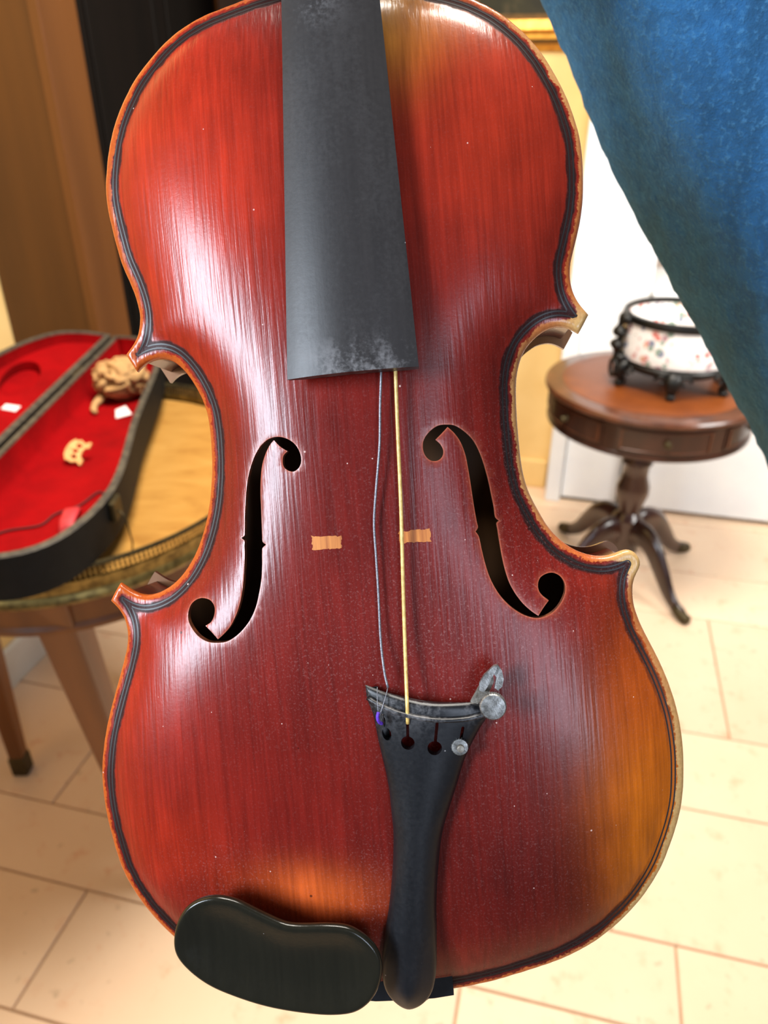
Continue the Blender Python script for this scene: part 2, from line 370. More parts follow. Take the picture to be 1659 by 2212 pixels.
def vmesh(name, V, F, m, parent=violin, **k): return mesh(name, vm(V), F, m, parent, **k)
def vsweep(name, P, rad, m, parent=violin, **k): return sweep(name, vm(P), rad * .001 if isinstance(rad, (int, float)) else [r * .001 for r in rad], m, parent, **k)

# --- varnish
def varnish():
    m = NT('red_varnish'); v = m.coord()
    vg = m.coord((1, .035, .3))
    grain = m.noise(vg, 900, 2, .5); broad = m.noise(m.coord((1, .12, 1)), 160, 3)
    ed = m.attr('edge').outputs['Fac']; wr = m.attr('varnish').outputs['Color']; ww = m.attr('rubbed').outputs['Fac']; du = m.attr('dust').outputs['Fac']
    fine = m.noise(v, 900, 3, .6); mid = m.noise(v, 170, 4, .6); blot = m.noise(v, 45, 4, .55)
    c = m.mix(1., wr, m.ramp(grain, [(.3, (.8, .78, .78)), (.7, (1.12, 1.12, 1.12))]), 'MULTIPLY')
    c = m.mix(.5, c, m.ramp(broad, [(.3, (.74, .72, .72)), (.7, (1.16, 1.14, 1.12))]), 'MULTIPLY')
    c = m.mix(.6, c, m.ramp(blot, [(.3, (.75, .7, .7)), (.7, (1.2, 1.15, 1.1))]), 'MULTIPLY')
    # dark dirt lying along the purfling channel
    e2 = m.math('ADD', ed, m.math('MULTIPLY_ADD', mid, 2.2, -1.1))
    band = m.math('MULTIPLY', m.sstep(e2, 2.3, 3.2), m.math('SUBTRACT', 1., m.sstep(e2, 5.6, 6.5)))
    band = m.math('MULTIPLY', band, m.attr('grime').outputs['Fac'])
    c = m.mix(band, c, lin(34, 17, 16))
    # bare worn wood on the rim
    e3 = m.math('ADD', ed, m.math('ADD', m.math('MULTIPLY_ADD', mid, 3.2, -1.6), m.math('MULTIPLY_ADD', fine, 2.0, -1.)))
    wornf = m.math('SUBTRACT', 1., m.sstep(m.math('SUBTRACT', e3, ww), -.35, .35))
    pale = m.attr('pale').outputs['Fac']
    wood = m.mix(pale, m.mix(fine, lin(190, 92, 32), lin(146, 56, 20)), m.mix(fine, lin(205, 165, 105), lin(150, 112, 66)))
    c = m.mix(wornf, c, wood)
    # small pits and dust
    vor = m.n('ShaderNodeTexVoronoi'); m.l(v, vor.inputs['Vector']); vor.inputs['Scale'].default_value = 210
    sep = m.n('ShaderNodeSeparateColor'); m.l(vor.outputs['Color'], sep.inputs[0])
    spot = m.math('MULTIPLY', m.math('LESS_THAN', vor.outputs['Distance'], m.math('MULTIPLY', sep.outputs[0], .075)), m.math('LESS_THAN', sep.outputs[1], m.math('MULTIPLY_ADD', du, .5, .15)))
    c = m.mix(m.math('MULTIPLY', spot, .62), c, lin(225, 195, 185))
    vor2 = m.n('ShaderNodeTexVoronoi'); m.l(v, vor2.inputs['Vector']); vor2.inputs['Scale'].default_value = 75
    sep2 = m.n('ShaderNodeSeparateColor'); m.l(vor2.outputs['Color'], sep2.inputs[0])
    pit = m.math('MULTIPLY', m.math('LESS_THAN', vor2.outputs['Distance'], m.math('MULTIPLY', sep2.outputs[0], .05)), m.math('LESS_THAN', sep2.outputs[1], .3))
    c = m.mix(m.math('MULTIPLY', pit, .75), c, lin(30, 14, 12))
    haze = m.math('MULTIPLY', m.math('MULTIPLY', du, m.sstep(m.noise(v, 1400, 4, .7), .52, .7)), .26)
    c = m.mix(haze, c, lin(190, 150, 145))
    m.color(c)
    m.set(Specular_IOR_Level=.3, Coat_Weight=.06, Coat_Roughness=.15)
    m.l(m.math('ADD', m.math('ADD', m.math('MULTIPLY_ADD', fine, .10, .18), m.math('MULTIPLY', band, .25)), m.math('MULTIPLY', du, .14)), m.b.inputs['Roughness'])
    m.l(m.math('MULTIPLY_ADD', band, -.05, .07), m.b.inputs['Coat Weight'])
    h = m.math('ADD', m.math('MULTIPLY', grain, 1.), m.math('ADD', m.math('MULTIPLY', fine, .25), m.math('MULTIPLY', m.math('ADD', spot, m.math('MULTIPLY', pit, -1.)), .6)))
    m.l(m.math('MULTIPLY_ADD', band, -.2, .3), m.b.inputs['Specular IOR Level'])
    bp = m.bump(h, .42, .00025); m.l(bp.outputs[0], m.b.inputs['Coat Normal'])
    return m.m
M_TOP = varnish()
M_RIB = plain('rib_varnish', (92, 26, 14), (58, 15, 10), 60, (1, 1, 6), rough=.22, coat=.5, bump=.04)
M_FEDGE = plain('sound_hole_wall', (120, 62, 30), (70, 32, 16), 300, rough=.6)
M_BACK = plain('back_wood', (140, 90, 42), (96, 58, 24), 40, (1, .15, 1), rough=.55)
M_PURF = plain('purfling_black', (16, 9, 9), (24, 14, 12), 200, rough=.45)
M_EBONY = None
def ebony(name, c1, c2, rough, dust):
    m = NT(name); v = m.coord(); vg = m.coord((1, .05, .5))
    g = m.noise(vg, 500, 3); f = m.noise(v, 700, 4, .65); b = m.noise(m.coord((1, .35, 1)), 60, 4, .6)
    c = m.mix(g, lin(*c1), lin(*c2))
    vor = m.n('ShaderNodeTexVoronoi'); m.l(v, vor.inputs['Vector']); vor.inputs['Scale'].default_value = 190
    sep = m.n('ShaderNodeSeparateColor'); m.l(vor.outputs['Color'], sep.inputs[0])
    spot = m.math('MULTIPLY', m.math('LESS_THAN', vor.outputs['Distance'], m.math('MULTIPLY', sep.outputs[0], .06)), m.math('LESS_THAN', sep.outputs[1], .22))
    c = m.mix(m.math('MULTIPLY', spot, .6), c, lin(170, 165, 165))
    ch = m.attr('chalk').outputs['Fac']
    k = m.math('MULTIPLY', ch, m.sstep(m.math('ADD', b, m.math('MULTIPLY_ADD', f, .5, -.25)), .42, .68))
    c = m.mix(m.math('MULTIPLY', k, .5), c, lin(160, 158, 160))
    m.color(c); m.l(m.math('MULTIPLY_ADD', f, .16, rough - .08), m.b.inputs['Roughness']); m.set(Specular_IOR_Level=.36)
    m.bump(m.math('ADD', f, g), .12, .0002)
    return m.m
M_BOARD = ebony('ebony_fingerboard', (32, 30, 31), (46, 43, 43), .4, 1)
M_TAIL = ebony('ebony_tailpiece', (15, 16, 19), (23, 24, 28), .36, 1)
M_CHIN = ebony('chin_rest_black', (22, 21, 15), (32, 30, 22), .2, 0)

# --- body outline and arching
OUTC, _fl = catmull(OUT, 1.3, True, OUT_SHARP); OUTC = soften(OUTC, _fl, 7)
FLC, _ = catmull(FL, .8, True, FL_SHARP); FRC, _ = catmull(FR, .8, True, FR_SHARP)
arch = Arch(OUTC)
def edge_round(d, r=1.5): return np.where(d < r, r - np.sqrt(np.maximum(r * r - (r - d) ** 2, 0)), 0.)
def grid_pts(C, step, dmin, holes=()):
    lo, hi = C.min(0), C.max(0)
    X, Y = np.meshgrid(np.arange(lo[0], hi[0], step), np.arange(lo[1], hi[1], step)); Q = np.stack([X.ravel(), Y.ravel()], 1)
    Q[:, 0] += (np.round(Q[:, 1] / step) % 2) * step * .5
    k = inside(Q, C); Q = Q[k]; Q = Q[seg_dist(Q, C) > dmin]
    for h in holes:
        Q = Q[~inside(Q, h)]; Q = Q[seg_dist(Q, h) > .9]
    return Q
def build_top():
    P = [OUTC, FLC, FRC]; loops = []; s = 0
    for p in P: loops.append(list(range(s, s + len(p)))); s += len(p)
    for d in (.35, .8, 1.3, 1.9, 2.6, 3.4, 4.3, 5.3, 6.4, 7.7, 9.2):
        P.append(inset(OUTC, d))
    for h in (FLC, FRC):
        nh = normals(h); q = h + nh * .55; q = q[(seg_dist(q, h) > .5) & ~inside(q, h)]; P.append(q)
    P.append(grid_pts(OUTC, 2.4, 10.2, (FLC, FRC)))
    Q = np.concatenate(P)
    V2, T, mp = cdt(Q, loops); C = V2[T].mean(1)
    keep = inside(C, OUTC) & ~inside(C, FLC) & ~inside(C, FRC); T = T[keep]
    d = seg_dist(V2, OUTC); w = arch(V2, d) - edge_round(d)
    for h in (FLC, FRC):                                   # the hole edges are slightly rubbed down
        dh = seg_dist(V2, h); w = w - .08 * np.clip(1 - dh / .5, 0, 1)
    V = [(x, y, z) for (x, y), z in zip(V2, w)]; F = [tuple(t) for t in T]; fm = [0] * len(F); ed = list(d)
    a = V2[T[0]]; flip = np.cross(a[1] - a[0], a[2] - a[0]) < 0
    if flip: F = [f[::-1] for f in F]
    # rim, from the crest over the side to the underside
    base = [mp[i] for i in loops[0]]; n = len(base); prev = base; nn = normals(OUTC)
    for off, z in ((0., -2.9), (.8, -3.7), (3.6, -3.8)):
        cur = []
        for i in range(n): cur.append(len(V)); V.append((OUTC[i][0] - nn[i][0] * off, OUTC[i][1] - nn[i][1] * off, z)); ed.append(-.6 if off < 3 else 3)
        for i in range(n):
            j = (i + 1) % n; F.append((prev[i], cur[i], cur[j], prev[j])); fm.append(0)
        prev = cur
    for L, H in ((loops[1], FLC), (loops[2], FRC)):
        b = [mp[i] for i in L]; k0 = len(V)
        for i in b: V.append((V[i][0], V[i][1], V[i][2] - 2.9)); ed.append(20)
        for i in range(len(b)):
            j = (i + 1) % len(b); F.append((b[i], b[j], k0 + j, k0 + i)); fm.append(1)
    o = vmesh('top_plate', V, F, M_TOP, mats=[M_TOP, M_FEDGE], fm=fm, smooth=True, auto=50)
    o['label'] = 'arched spruce front in worn red varnish'
    bm = bmesh.new(); bm.from_mesh(o.data); bmesh.ops.recalc_face_normals(bm, faces=[f for f in bm.faces if f.material_index == 0]); bm.to_mesh(o.data); bm.free()
    X = np.array(V); u, v = X[:, 0], X[:, 1]; ed = np.array(ed)
    def g(cu, cv, su, sv, rot=0.):
        c, s_ = math.cos(R(rot)), math.sin(R(rot)); a_ = ((u - cu) * c + (v - cv) * s_) / su; b_ = (-(u - cu) * s_ + (v - cv) * c) / sv
        return np.exp(-.5 * (a_ ** 2 + b_ ** 2))
    wob = np.array([mnoise.noise(Vector((x * .06, y * .03, 3.))) for x, y in zip(u, v)])
    col = np.tile(np.array(lin(108, 24, 18)[:3]), (len(X), 1))
    def lay(f, c):
        nonlocal col
        f = np.clip(f, 0, 1)[:, None]; col = col * (1 - f) + np.array(lin(*c)[:3]) * f
    lay(.85 * g(-55, 285, 26, 48), (180, 47, 22)); lay(.6 * g(50, 300, 26, 40), (168, 48, 22)); lay(.5 * g(-85, 120, 18, 45), (172, 42, 24))
    lay(.9 * g(50, 45, 45, 40), (76, 13, 9)); lay(.5 * g(-50, 75, 40, 16), (120, 26, 18)); lay(.6 * g(10, 190, 28, 50), (98, 21, 17))
    lay(.8 * g(-78, 60, 14, 16), (150, 36, 14)); lay(.55 * g(-20, 20, 50, 12), (105, 24, 16))
    lay(np.clip(1.15 * g(89, 66, 13, 30) * (1 + .5 * wob), 0, 1), (188, 100, 14)); lay(.5 * g(88, 105, 9, 22), (170, 72, 20))
    lay(np.clip(1.2 * g(20, 343, 9, 16) * (1 + .6 * wob), 0, 1), (176, 124, 40)); lay(.5 * g(34, 335, 14, 9), (180, 96, 30))
    lay(np.clip(.95 * g(-28, 45, 15, 6.5, -8) * (1 + .4 * wob), 0, 1), (190, 84, 34))
    # f-hole edges rubbed pale, with painted catch-lights
    dh = np.minimum(seg_dist(X[:, :2], FLC), seg_dist(X[:, :2], FRC)); lay(.55 * np.clip(1 - dh / .7, 0, 1), (196, 110, 80))
    dust = .3 * g(15, 150, 45, 45) + .45 * g(15, 125, 50, 18) + .7 * g(-8, 35, 9, 18) + .6 * g(-58, 50, 16, 9) + .25 * g(45, 60, 25, 30) + .3 * g(40, 160, 20, 35) + .1
    for nm, a_ in (('edge', ed), ('dust', np.clip(dust, 0, 1)),
                   ('grime', np.clip(.95 - .85 * g(96, 66, 14, 34), 0, 1)),
                   ('pale', np.clip(g(98, 66, 14, 50) + .75 * g(92, 30, 30, 20) + .8 * g(52, 195, 9, 32) + .7 * g(72, 320, 14, 40) + g(88, 151, 6, 6) + g(77, 231, 6, 6), 0, 1)),
                   ('rubbed', 1.75 + .9 * g(-82, 300, 14, 34) + 1.1 * g(98, 66, 14, 40) - .25 * g(-98, 100, 14, 40) + .5 * g(-96, 45, 12, 22) + 2. * g(88, 151, 4, 4) + 2.2 * g(77, 231.5, 4, 4) + .8 * g(-82, 235, 4, 4) + .9 * g(-96, 151, 4, 4) + .4 * g(70, 322, 12, 14))):
        at = o.data.attributes.new(nm, 'FLOAT', 'POINT'); at.data.foreach_set('value', np.asarray(a_, float).tolist())
    at = o.data.attributes.new('varnish', 'FLOAT_COLOR', 'POINT'); at.data.foreach_set('color', np.concatenate([col, np.ones((len(X), 1))], 1).ravel().tolist())
    return o
top = build_top()
def strip_loop(d, hw, lift):
    Q = inset(OUTC, d, .02); nq = normals(Q); V = []; F = []; n = len(Q)
    for s in (-hw, hw):
        q = Q + nq * s; z = arch(q) + lift
        V += [(x, y, w) for (x, y), w in zip(q, z)]
    for i in range(n): j = (i + 1) % n; F.append((i, j, n + j, n + i))
    return V, F
V, F = [], []
for d in (3.5, 4.85):
    a, b = strip_loop(d, .25, .05); k = len(V); V += a; F += [tuple(i + k for i in f) for f in b]
vmesh('purfling', V, F, M_PURF, top)['label'] = 'double black line inlaid along the edge'
# pale rectangles where the bridge feet stood
def mark(P, seed):
    rnd = random.Random(seed); P = np.array(P); n = 16; V = []; F = []
    for i in range(n + 1):
        for j in range(9):
            s, t = i / n, j / 8; p = (P[0] * (1 - s) + P[1] * s) * (1 - t) + (P[3] * (1 - s) + P[2] * s) * t
            if i in (0, n) or j in (0, 8): p = p + np.array([rnd.uniform(-.3, .3), rnd.uniform(-.25, .25)])
            V.append((p[0], p[1], float(arch([p])[0]) + .04))
    for i in range(n):
        for j in range(8): a = i * 9 + j; F.append((a, a + 1, a + 10, a + 9))
    vmesh('bridge_mark', V, F, M_MARK, top)['label'] = 'bare orange wood where a bridge foot stood'
M_MARK = plain('bare_spruce', (206, 128, 54), (158, 84, 26), 700, (1, .06, 1), rough=.5, lo=.3, hi=.7)
mark(MARKS[0], 1); mark(MARKS[1], 2)
# ribs
def wall(name, outer, inner, z0, z1, m, parent=violin):
    V = []; F = []
    for L, in ((outer,), (inner,)):
        k = len(V); n = len(L); V += [(x, y, z1) for x, y in L] + [(x, y, z0) for x, y in L]
        for i in range(n): j = (i + 1) % n; F.append((k + i, k + j, k + n + j, k + n + i))
    return vmesh(name, V, F, m, parent, smooth=True, auto=40)
wall('ribs', inset(OUTC, 2.7, .15), inset(OUTC, 4.0, .15), -34.5, -3.4, M_RIB)
def build_back():
    Q = np.concatenate([OUTC] + [inset(OUTC, d) for d in (1., 2.5, 5., 8.)] + [grid_pts(OUTC, 6., 10.)]); L = list(range(len(OUTC)))
    V2, T, mp = cdt(Q, [L]); T = T[inside(V2[T].mean(1), OUTC)]; d = seg_dist(V2, OUTC); h = arch(V2, d); N = len(V2)
    a = np.maximum(h, 0)
    V = [(x, y, -34.2 - .8 * z) for (x, y), z in zip(V2, a)] + [(x, y, -38 - .9 * z + e) for (x, y), z, e in zip(V2, a, edge_round(d))]
    F = [tuple(t) for t in T] + [tuple(i + N for i in t[::-1]) for t in T]; fm = [0] * len(T) + [1] * len(T)
    b = [mp[i] for i in L]
    for i in range(len(b)): j = (i + 1) % len(b); F.append((b[i], b[j], b[j] + N, b[i] + N)); fm.append(1)
    vmesh('back_plate', V, F, M_BACK, mats=[M_BACK, M_RIB], fm=fm, smooth=True, auto=50)
build_back()

# --- fingerboard, neck and head
def fb_w(v): return np.interp(v, [218, 342, 490], [23.4, 17., 9.])      # height of its edges
def fb_h(v): return float(np.interp(v, [218, 338, 488], [21.1, 15.7, 11.6]))
def fb_c(v): return float(np.interp(v, [218, 338], [-.2, 1.4])) + (max(v, 338) - 338) * .012
def build_board():
    V = []; F = []; vs = np.linspace(219, 488, 46); n = 25; chalk = []
    for v in vs:
        h = fb_h(v); c = fb_c(v); w0 = float(fb_w(v)); cam_ = 4.0 * h / 21
        for i in range(n):
            s = -1 + 2 * i / (n - 1); V.append((c + s * h, v + .2 * s, w0 + cam_ * (1 - s * s)))
        V.append((c + h * .99, v, w0 - 3.6)); V.append((c + h * .8, v, w0 - 4.6)); V.append((c, v, w0 - 2.2)); V.append((c - h * .8, v, w0 - 4.6)); V.append((c - h * .99, v, w0 - 3.6))
    k = n + 5
    for a in range(len(vs) - 1):
        for i in range(k): j = (i + 1) % k; F.append((a * k + i, a * k + j, (a + 1) * k + j, (a + 1) * k + i))
    F.append(tuple(range(k))); F.append(tuple((len(vs) - 1) * k + i for i in range(k - 1, -1, -1)))
    o = vmesh('fingerboard', V, F, M_BOARD, smooth=True, auto=40)
    X = np.array(V); g = lambda cu, cv, su, sv: np.exp(-.5 * (((X[:, 0] - cu) / su) ** 2 + ((X[:, 1] - cv) / sv) ** 2))
    a = o.data.attributes.new('chalk', 'FLOAT', 'POINT'); a.data.foreach_set('value', np.clip(.9 * g(3, 221, 14, 4) + .9 * g(-3, 340, 4.5, 5) + .04, 0, 1).tolist())
    bm = bmesh.new(); bm.from_mesh(o.data); bmesh.ops.recalc_face_normals(bm, faces=bm.faces); bm.to_mesh(o.data); bm.free()
    o['label'] = 'dusty black ebony fingerboard'
build_board()
M_NECK = plain('neck_maple', (168, 104, 52), (130, 74, 34), 60, (1, .2, 1), rough=.35)
def build_neck():
    V = []; F = []; vs = list(np.linspace(349, 488, 16)); n = 13
    for v in vs:
        h = fb_h(v) * .98; c = fb_c(v); w0 = float(fb_w(v)) - 3.0; t = max(0, 1 - (v - 349) / 26.); dep = 13 + 30 * t * t
        for i in range(n):
            a = math.pi * i / (n - 1); V.append((c + h * math.cos(a), v, w0 - dep * math.sin(a) ** .8))
    for a in range(len(vs) - 1):
        for i in range(n): j = (i + 1) % n; F.append((a * n + i, a * n + j, (a + 1) * n + j, (a + 1) * n + i))
    F.append(tuple(range(n))); F.append(tuple((len(vs) - 1) * n + i for i in range(n)))
    vmesh('neck', V, F, M_NECK, smooth=True, auto=50)
    c = fb_c(490)
    vmesh('nut', *rect_prism((c - 11.5, 487, 1), (c + 11.5, 492, 14.5)), M_TAIL, smooth=False)
    # pegbox and scroll
    hd = vsweep('pegbox', [(c, 488, 1), (c, 505, -1), (c, 530, -7), (c, 552, -16), (c, 562, -24)], [12.5, 12.2, 10.5, 9, 7.5], M_RIB, n=16, flat=(.95, .98))
    P = []; 
    for i in range(60):
        a = i * .22; r = 15 * math.exp(-.115 * a); P.append((c, 566 + r * math.cos(a + 2.2), -26 - r * math.sin(a + 2.2)))
    vsweep('scroll', P, [float(np.interp(i, [0, 59], [7, 3.4])) for i in range(60)], M_RIB, n=12, flat=(.6, 1.5))
    for k, (v, s) in enumerate(((503, 1), (516, -1), (530, 1), (543, -1))):
        w = 0 - (v - 503) * .22
        vsweep('peg', [(c - s * 15, v, w), (c + s * 15, v, w), (c + s * 21, v, w), (c + s * 23, v, w), (c + s * 30, v, w), (c + s * 38, v, w), (c + s * 41, v, w)], [3, 3.6, 4, 2.8, 6, 7.5, 4], M_TAIL, n=14, flat=lambda t: (1, 1 if t < .5 else .45))
def rect_prism(lo, hi):
    x0, y0, z0 = lo; x1, y1, z1 = hi
    return [(x0, y0, z0), (x1, y0, z0), (x1, y1, z0), (x0, y1, z0), (x0, y0, z1), (x1, y0, z1), (x1, y1, z1), (x0, y1, z1)], [(0, 3, 2, 1), (4, 5, 6, 7), (0, 1, 5, 4), (1, 2, 6, 5), (2, 3, 7, 6), (3, 0, 4, 7)]
build_neck()

# --- tailpiece
def tp_w(v): return np.interp(v, [-8, 110], [11., 19.])
TPC, _f = catmull(TP, 1.2, True, [0, 4]); TPC = soften(TPC, _f, 2)
def tp_sides(v):
    xs = []
    A = TPC; B = np.roll(TPC, -1, 0)
    for (x1, y1), (x2, y2) in zip(A, B):
        if (y1 > v) != (y2 > v): xs.append(x1 + (x2 - x1) * (v - y1) / (y2 - y1))
    return (min(xs), max(xs)) if len(xs) > 1 else None
_tv = np.linspace(2.2, 109, 90); _ts = [tp_sides(x) or (0, 1) for x in _tv]; _tl = np.array([a for a, b in _ts]); _tr = np.array([b for a, b in _ts])
def tp_z(Q):
    Q = np.atleast_2d(Q); l = np.interp(Q[:, 1], _tv, _tl); r = np.interp(Q[:, 1], _tv, _tr); s = np.clip(((Q[:, 0] - l) / (r - l)) * 2 - 1, -1, 1)
    d = seg_dist(Q, TPC)
    return tp_w(Q[:, 1]) + np.interp(r - l, [0, 16, 40], [2.5, 4.2, 3.2]) * (1 - s * s) * (1 - np.interp(Q[:, 1], [8, 30], [1., 0.]) * np.exp(-(d / 4.5) ** 1.5)) - edge_round(d, 2.0) * .7
def build_tail():
    holes = []
    for k, ((hx, hy), (sx, sy)) in enumerate(zip(TP_HOLES, TP_SLOTS)):
        r = (1.9, 2.25, 2.35, 2.3)[k]; d = np.array([sx - hx, sy - hy]); L = np.linalg.norm(d); d /= L; p = np.array([-d[1], d[0]]); w = .5
        if k == 0: squeeze = .8
        else: squeeze = 1.
        P = []; a0 = math.asin(w / r)
        for i in range(25):
            a = a0 + (2 * math.pi - 2 * a0) * i / 24; P.append(np.array([hx, hy]) + (d * math.cos(a)) * r * (1.15 if k == 0 else 1) + p * math.sin(a) * r * squeeze)
        P += [np.array([sx, sy]) - p * w, np.array([sx, sy]) + d * .4, np.array([sx, sy]) + p * w]
        holes.append(np.array(P))
    pts = [TPC] + holes; loops = []; s = 0
    for p in pts: loops.append(list(range(s, s + len(p)))); s += len(p)
    Q = np.concatenate(pts + [inset(TPC, .5), inset(TPC, 1.1), inset(TPC, 2.), grid_pts(TPC, 1.6, 2.8, holes)])
    V2, T, mp = cdt(Q, loops); C = V2[T].mean(1); k = inside(C, TPC)
    for h in holes: k &= ~inside(C, h)
    T = T[k]; z = tp_z(V2); V = [(x, y, w) for (x, y), w in zip(V2, z)]; F = [tuple(t) for t in T]
    b = [mp[i] for i in loops[0]]; n = len(b); prev = b; nn = normals(TPC)
    for off, dz in ((.3, -1.4), (1.6, -2.6), (4, -2.8)):
        cur = []
        for i in range(n): cur.append(len(V)); q = TPC[i] - nn[i] * off; V.append((q[0], q[1], float(tp_w(q[1])) + dz))
        for i in range(n): j = (i + 1) % n; F.append((prev[i], cur[i], cur[j], prev[j]))
        prev = cur
    for L in loops[1:]:
        b = [mp[i] for i in L]; k0 = len(V)
        for i in b: V.append((V[i][0], V[i][1], V[i][2] - 3.2))
        for i in range(len(b)): j = (i + 1) % len(b); F.append((b[i], b[j], k0 + j, k0 + i))
    o = vmesh('tailpiece', V, F, M_TAIL, smooth=True, auto=45)
    bm = bmesh.new(); bm.from_mesh(o.data); bmesh.ops.recalc_face_normals(bm, faces=bm.faces); bm.to_mesh(o.data); bm.free()
    X = np.array(V); a = o.data.attributes.new('chalk', 'FLOAT', 'POINT')
    a.data.foreach_set('value', np.clip(.55 * np.exp(-.5 * ((X[:, 1] - 112) / 5) ** 2) + .02, 0, 1).tolist())
    o['label'] = 'black ebony tailpiece with four string holes'
    # raised ridge that carries the strings
    fp, _ = catmull3(FRET, 1.); fp = np.array(fp); z = tp_z(fp)
    fr = vsweep('string_ridge', [(x, y, w + .3) for (x, y), w in zip(fp, z)], [1.15] * len(fp), M_TAIL, o, n=8, flat=(1.35, .8))
    a = fr.data.attributes.new('chalk', 'FLOAT', 'POINT'); a.data.foreach_set('value', [.75] * len(fr.data.vertices))
    return o
tail = build_tail()
# fine tuner
M_STEEL = plain('tarnished_steel', (158, 158, 156), (104, 103, 100), 500, rough=.42, metal=.85, bump=.12)
M_RUST = plain('dull_tin', (150, 146, 138), (96, 88, 78), 300, rough=.5, metal=.6, bump=.15)
def disc(name, c, r, w0, w1, m, parent, knurl=0, n=48, dome=.0, tilt=0.):
    V = []; F = []; rings = [(r * .93, w0), (r, w0 + .25), (r, w1 - .35), (r * .9, w1), (r * .45, w1 + dome), (.01, w1 + dome)]
    for rr, w in rings:
        for i in range(n):
            a = 2 * math.pi * i / n; q = rr * (1 - (knurl if i % 2 and rr > r * .92 else 0)); x, y = q * math.cos(a), q * math.sin(a)
            V.append((c[0] + x, c[1] + y, w - x * tilt))
    for k in range(len(rings) - 1):
        for i in range(n): j = (i + 1) % n; F.append((k * n + i, k * n + j, (k + 1) * n + j, (k + 1) * n + i))
    return vmesh(name, V, F, m, parent, smooth=True, auto=35)
tuner = empty('fine_tuner'); tuner.parent = tail
tuner['label'] = 'tarnished metal fine tuner'
hz = float(tp_z([TP_HOLES[3]])[0])
def extrude_poly(name, P, w0, w1, m, parent, holes=(), slope=0., ref=0.):
    o = plate(name, [tuple(np.array(p) * .001) for p in P], [[tuple(np.array(p) * .001) for p in h] for h in holes], w0 * .001, w1 * .001, m, parent)
    if slope:
        for v in o.data.vertices: v.co.z += (v.co.y - ref * .001) * slope
    return o
disc('thumbscrew', (36.1, 110.9), 4.25, 24.2, 27.2, M_STEEL, tail, knurl=.05, n=72, dome=.25)['label'] = 'round knurled thumbscrew'
vsweep('screw_shaft', [(35.6, 111.3, 25), (35.2, 111.6, 15.5)], 1.2, M_RUST, tail)
extrude_poly('tuner_arm', [(29.2, 111.2), (31.5, 110.4), (35.5, 114.2), (37.2, 117.4), (37.0, 120.2), (35.6, 118.6), (33.0, 117.2)], 19.6, 21.2, M_RUST, tail)
extrude_poly('tuner_prong', [(32.2, 115.4), (32.4, 117.5), (34.2, 120.2), (37.4, 122.9), (38.6, 123.0), (38.0, 121.2), (36.4, 119.0), (35.0, 116.4), (33.6, 114.6)], 21.3, 23.2, M_STEEL, tail)
extrude_poly('tuner_prong', [(38.7, 123.0), (39.9, 121.0), (40.3, 118.2), (39.6, 115.9), (38.2, 114.7), (37.2, 115.6), (37.6, 117.4), (38.0, 119.0), (37.4, 120.0), (38.2, 121.4)], 20.6, 22.3, M_STEEL, tail)
disc('lock_nut', TP_HOLES[3], 2.9, hz - .6, hz + 1.3, M_STEEL, tail, knurl=.09, n=40, dome=.2)
disc('screw_end', (TP_HOLES[3][0] + .25, TP_HOLES[3][1] - .2), 1.25, hz + 1.2, hz + 2.4, M_RUST, tail, n=20, dome=.2)
bpy.data.objects.remove(tuner)

# --- chin rest
def build_chin():
    C, _ = catmull(CHIN, 1.3); C = soften(C, np.zeros(len(C), bool), 4)
    Q = np.concatenate([C, inset(C, .3), inset(C, .7), inset(C, 1.2), inset(C, 1.8), inset(C, 2.6), inset(C, 3.8), inset(C, 5.5), grid_pts(C, 2.2, 6.8)])
    V2, T, mp = cdt(Q, [list(range(len(C)))]); T = T[inside(V2[T].mean(1), C)]; d = seg_dist(V2, C)
    z = 23.2 + .05 * (V2[:, 1] - 28) - 3.6 * (1 - np.exp(-(d / 9.) ** 1.6)) - edge_round(d, 1.7)
    V = [(x, y, w) for (x, y), w in zip(V2, z)]; F = [tuple(t) for t in T]; b = [mp[i] for i in range(len(C))]; n = len(b); prev = b; nn = normals(C)
    for off, dz in ((.2, -2.6), (1.6, -5.0), (5, -6.0), (9, -6.2)):
        cur = []
        for i in range(n): cur.append(len(V)); q = C[i] - nn[i] * off; V.append((q[0], q[1], 23.2 + .05 * (q[1] - 28) + dz))
        for i in range(n): j = (i + 1) % n; F.append((prev[i], cur[i], cur[j], prev[j]))
        prev = cur
    o = vmesh('chin_rest', V, F, M_CHIN, smooth=True)
    bm = bmesh.new(); bm.from_mesh(o.data); bmesh.ops.recalc_face_normals(bm, faces=bm.faces); bm.to_mesh(o.data); bm.free()
    o['label'] = 'glossy black kidney-shaped chin rest'
    for u in (-34, -24):
        vsweep('clamp_post', [(u, 16, 18), (u, 9, 9), (u, 2.0, 3), (u, .5, -6), (u, .8, -20), (u, 3, -41), (u, 10, -41)], 1.6, M_STEEL, o)
    for u in (-55, -28): vsweep('cork_foot', [(u, 22, 17.5), (u, 21, 2)], 5, M_NECK, o)
build_chin()
# --- saddle and end button
def build_saddle():
    P = [(-14.5, 7.6), (15.8, 8.0), (15.9, .9), (9, -.1), (0, -.6), (-12, -.8), (-14.8, -.5)]
    o = plate('saddle', [(a * .001, b * .001) for a, b in P], [], -.0035, .0022, M_TAIL, violin); o['label'] = 'black ebony saddle let into the tail edge'
    vsweep('end_button', [(1.5, 3, -19), (1.5, -4, -19), (1.5, -6, -19), (1.5, -11, -19), (1.5, -13, -19)], [4, 4, 6.5, 7, 5], M_TAIL, n=20)
    vsweep('tail_gut', [(-3, 10, 10), (-4, 2, 6), (-3, -3.5, -3), (0, -5, -19), (4, -3.5, -3), (5, 2, 6), (5, 10, 10)], .9, M_TAIL, n=8)
build_saddle()
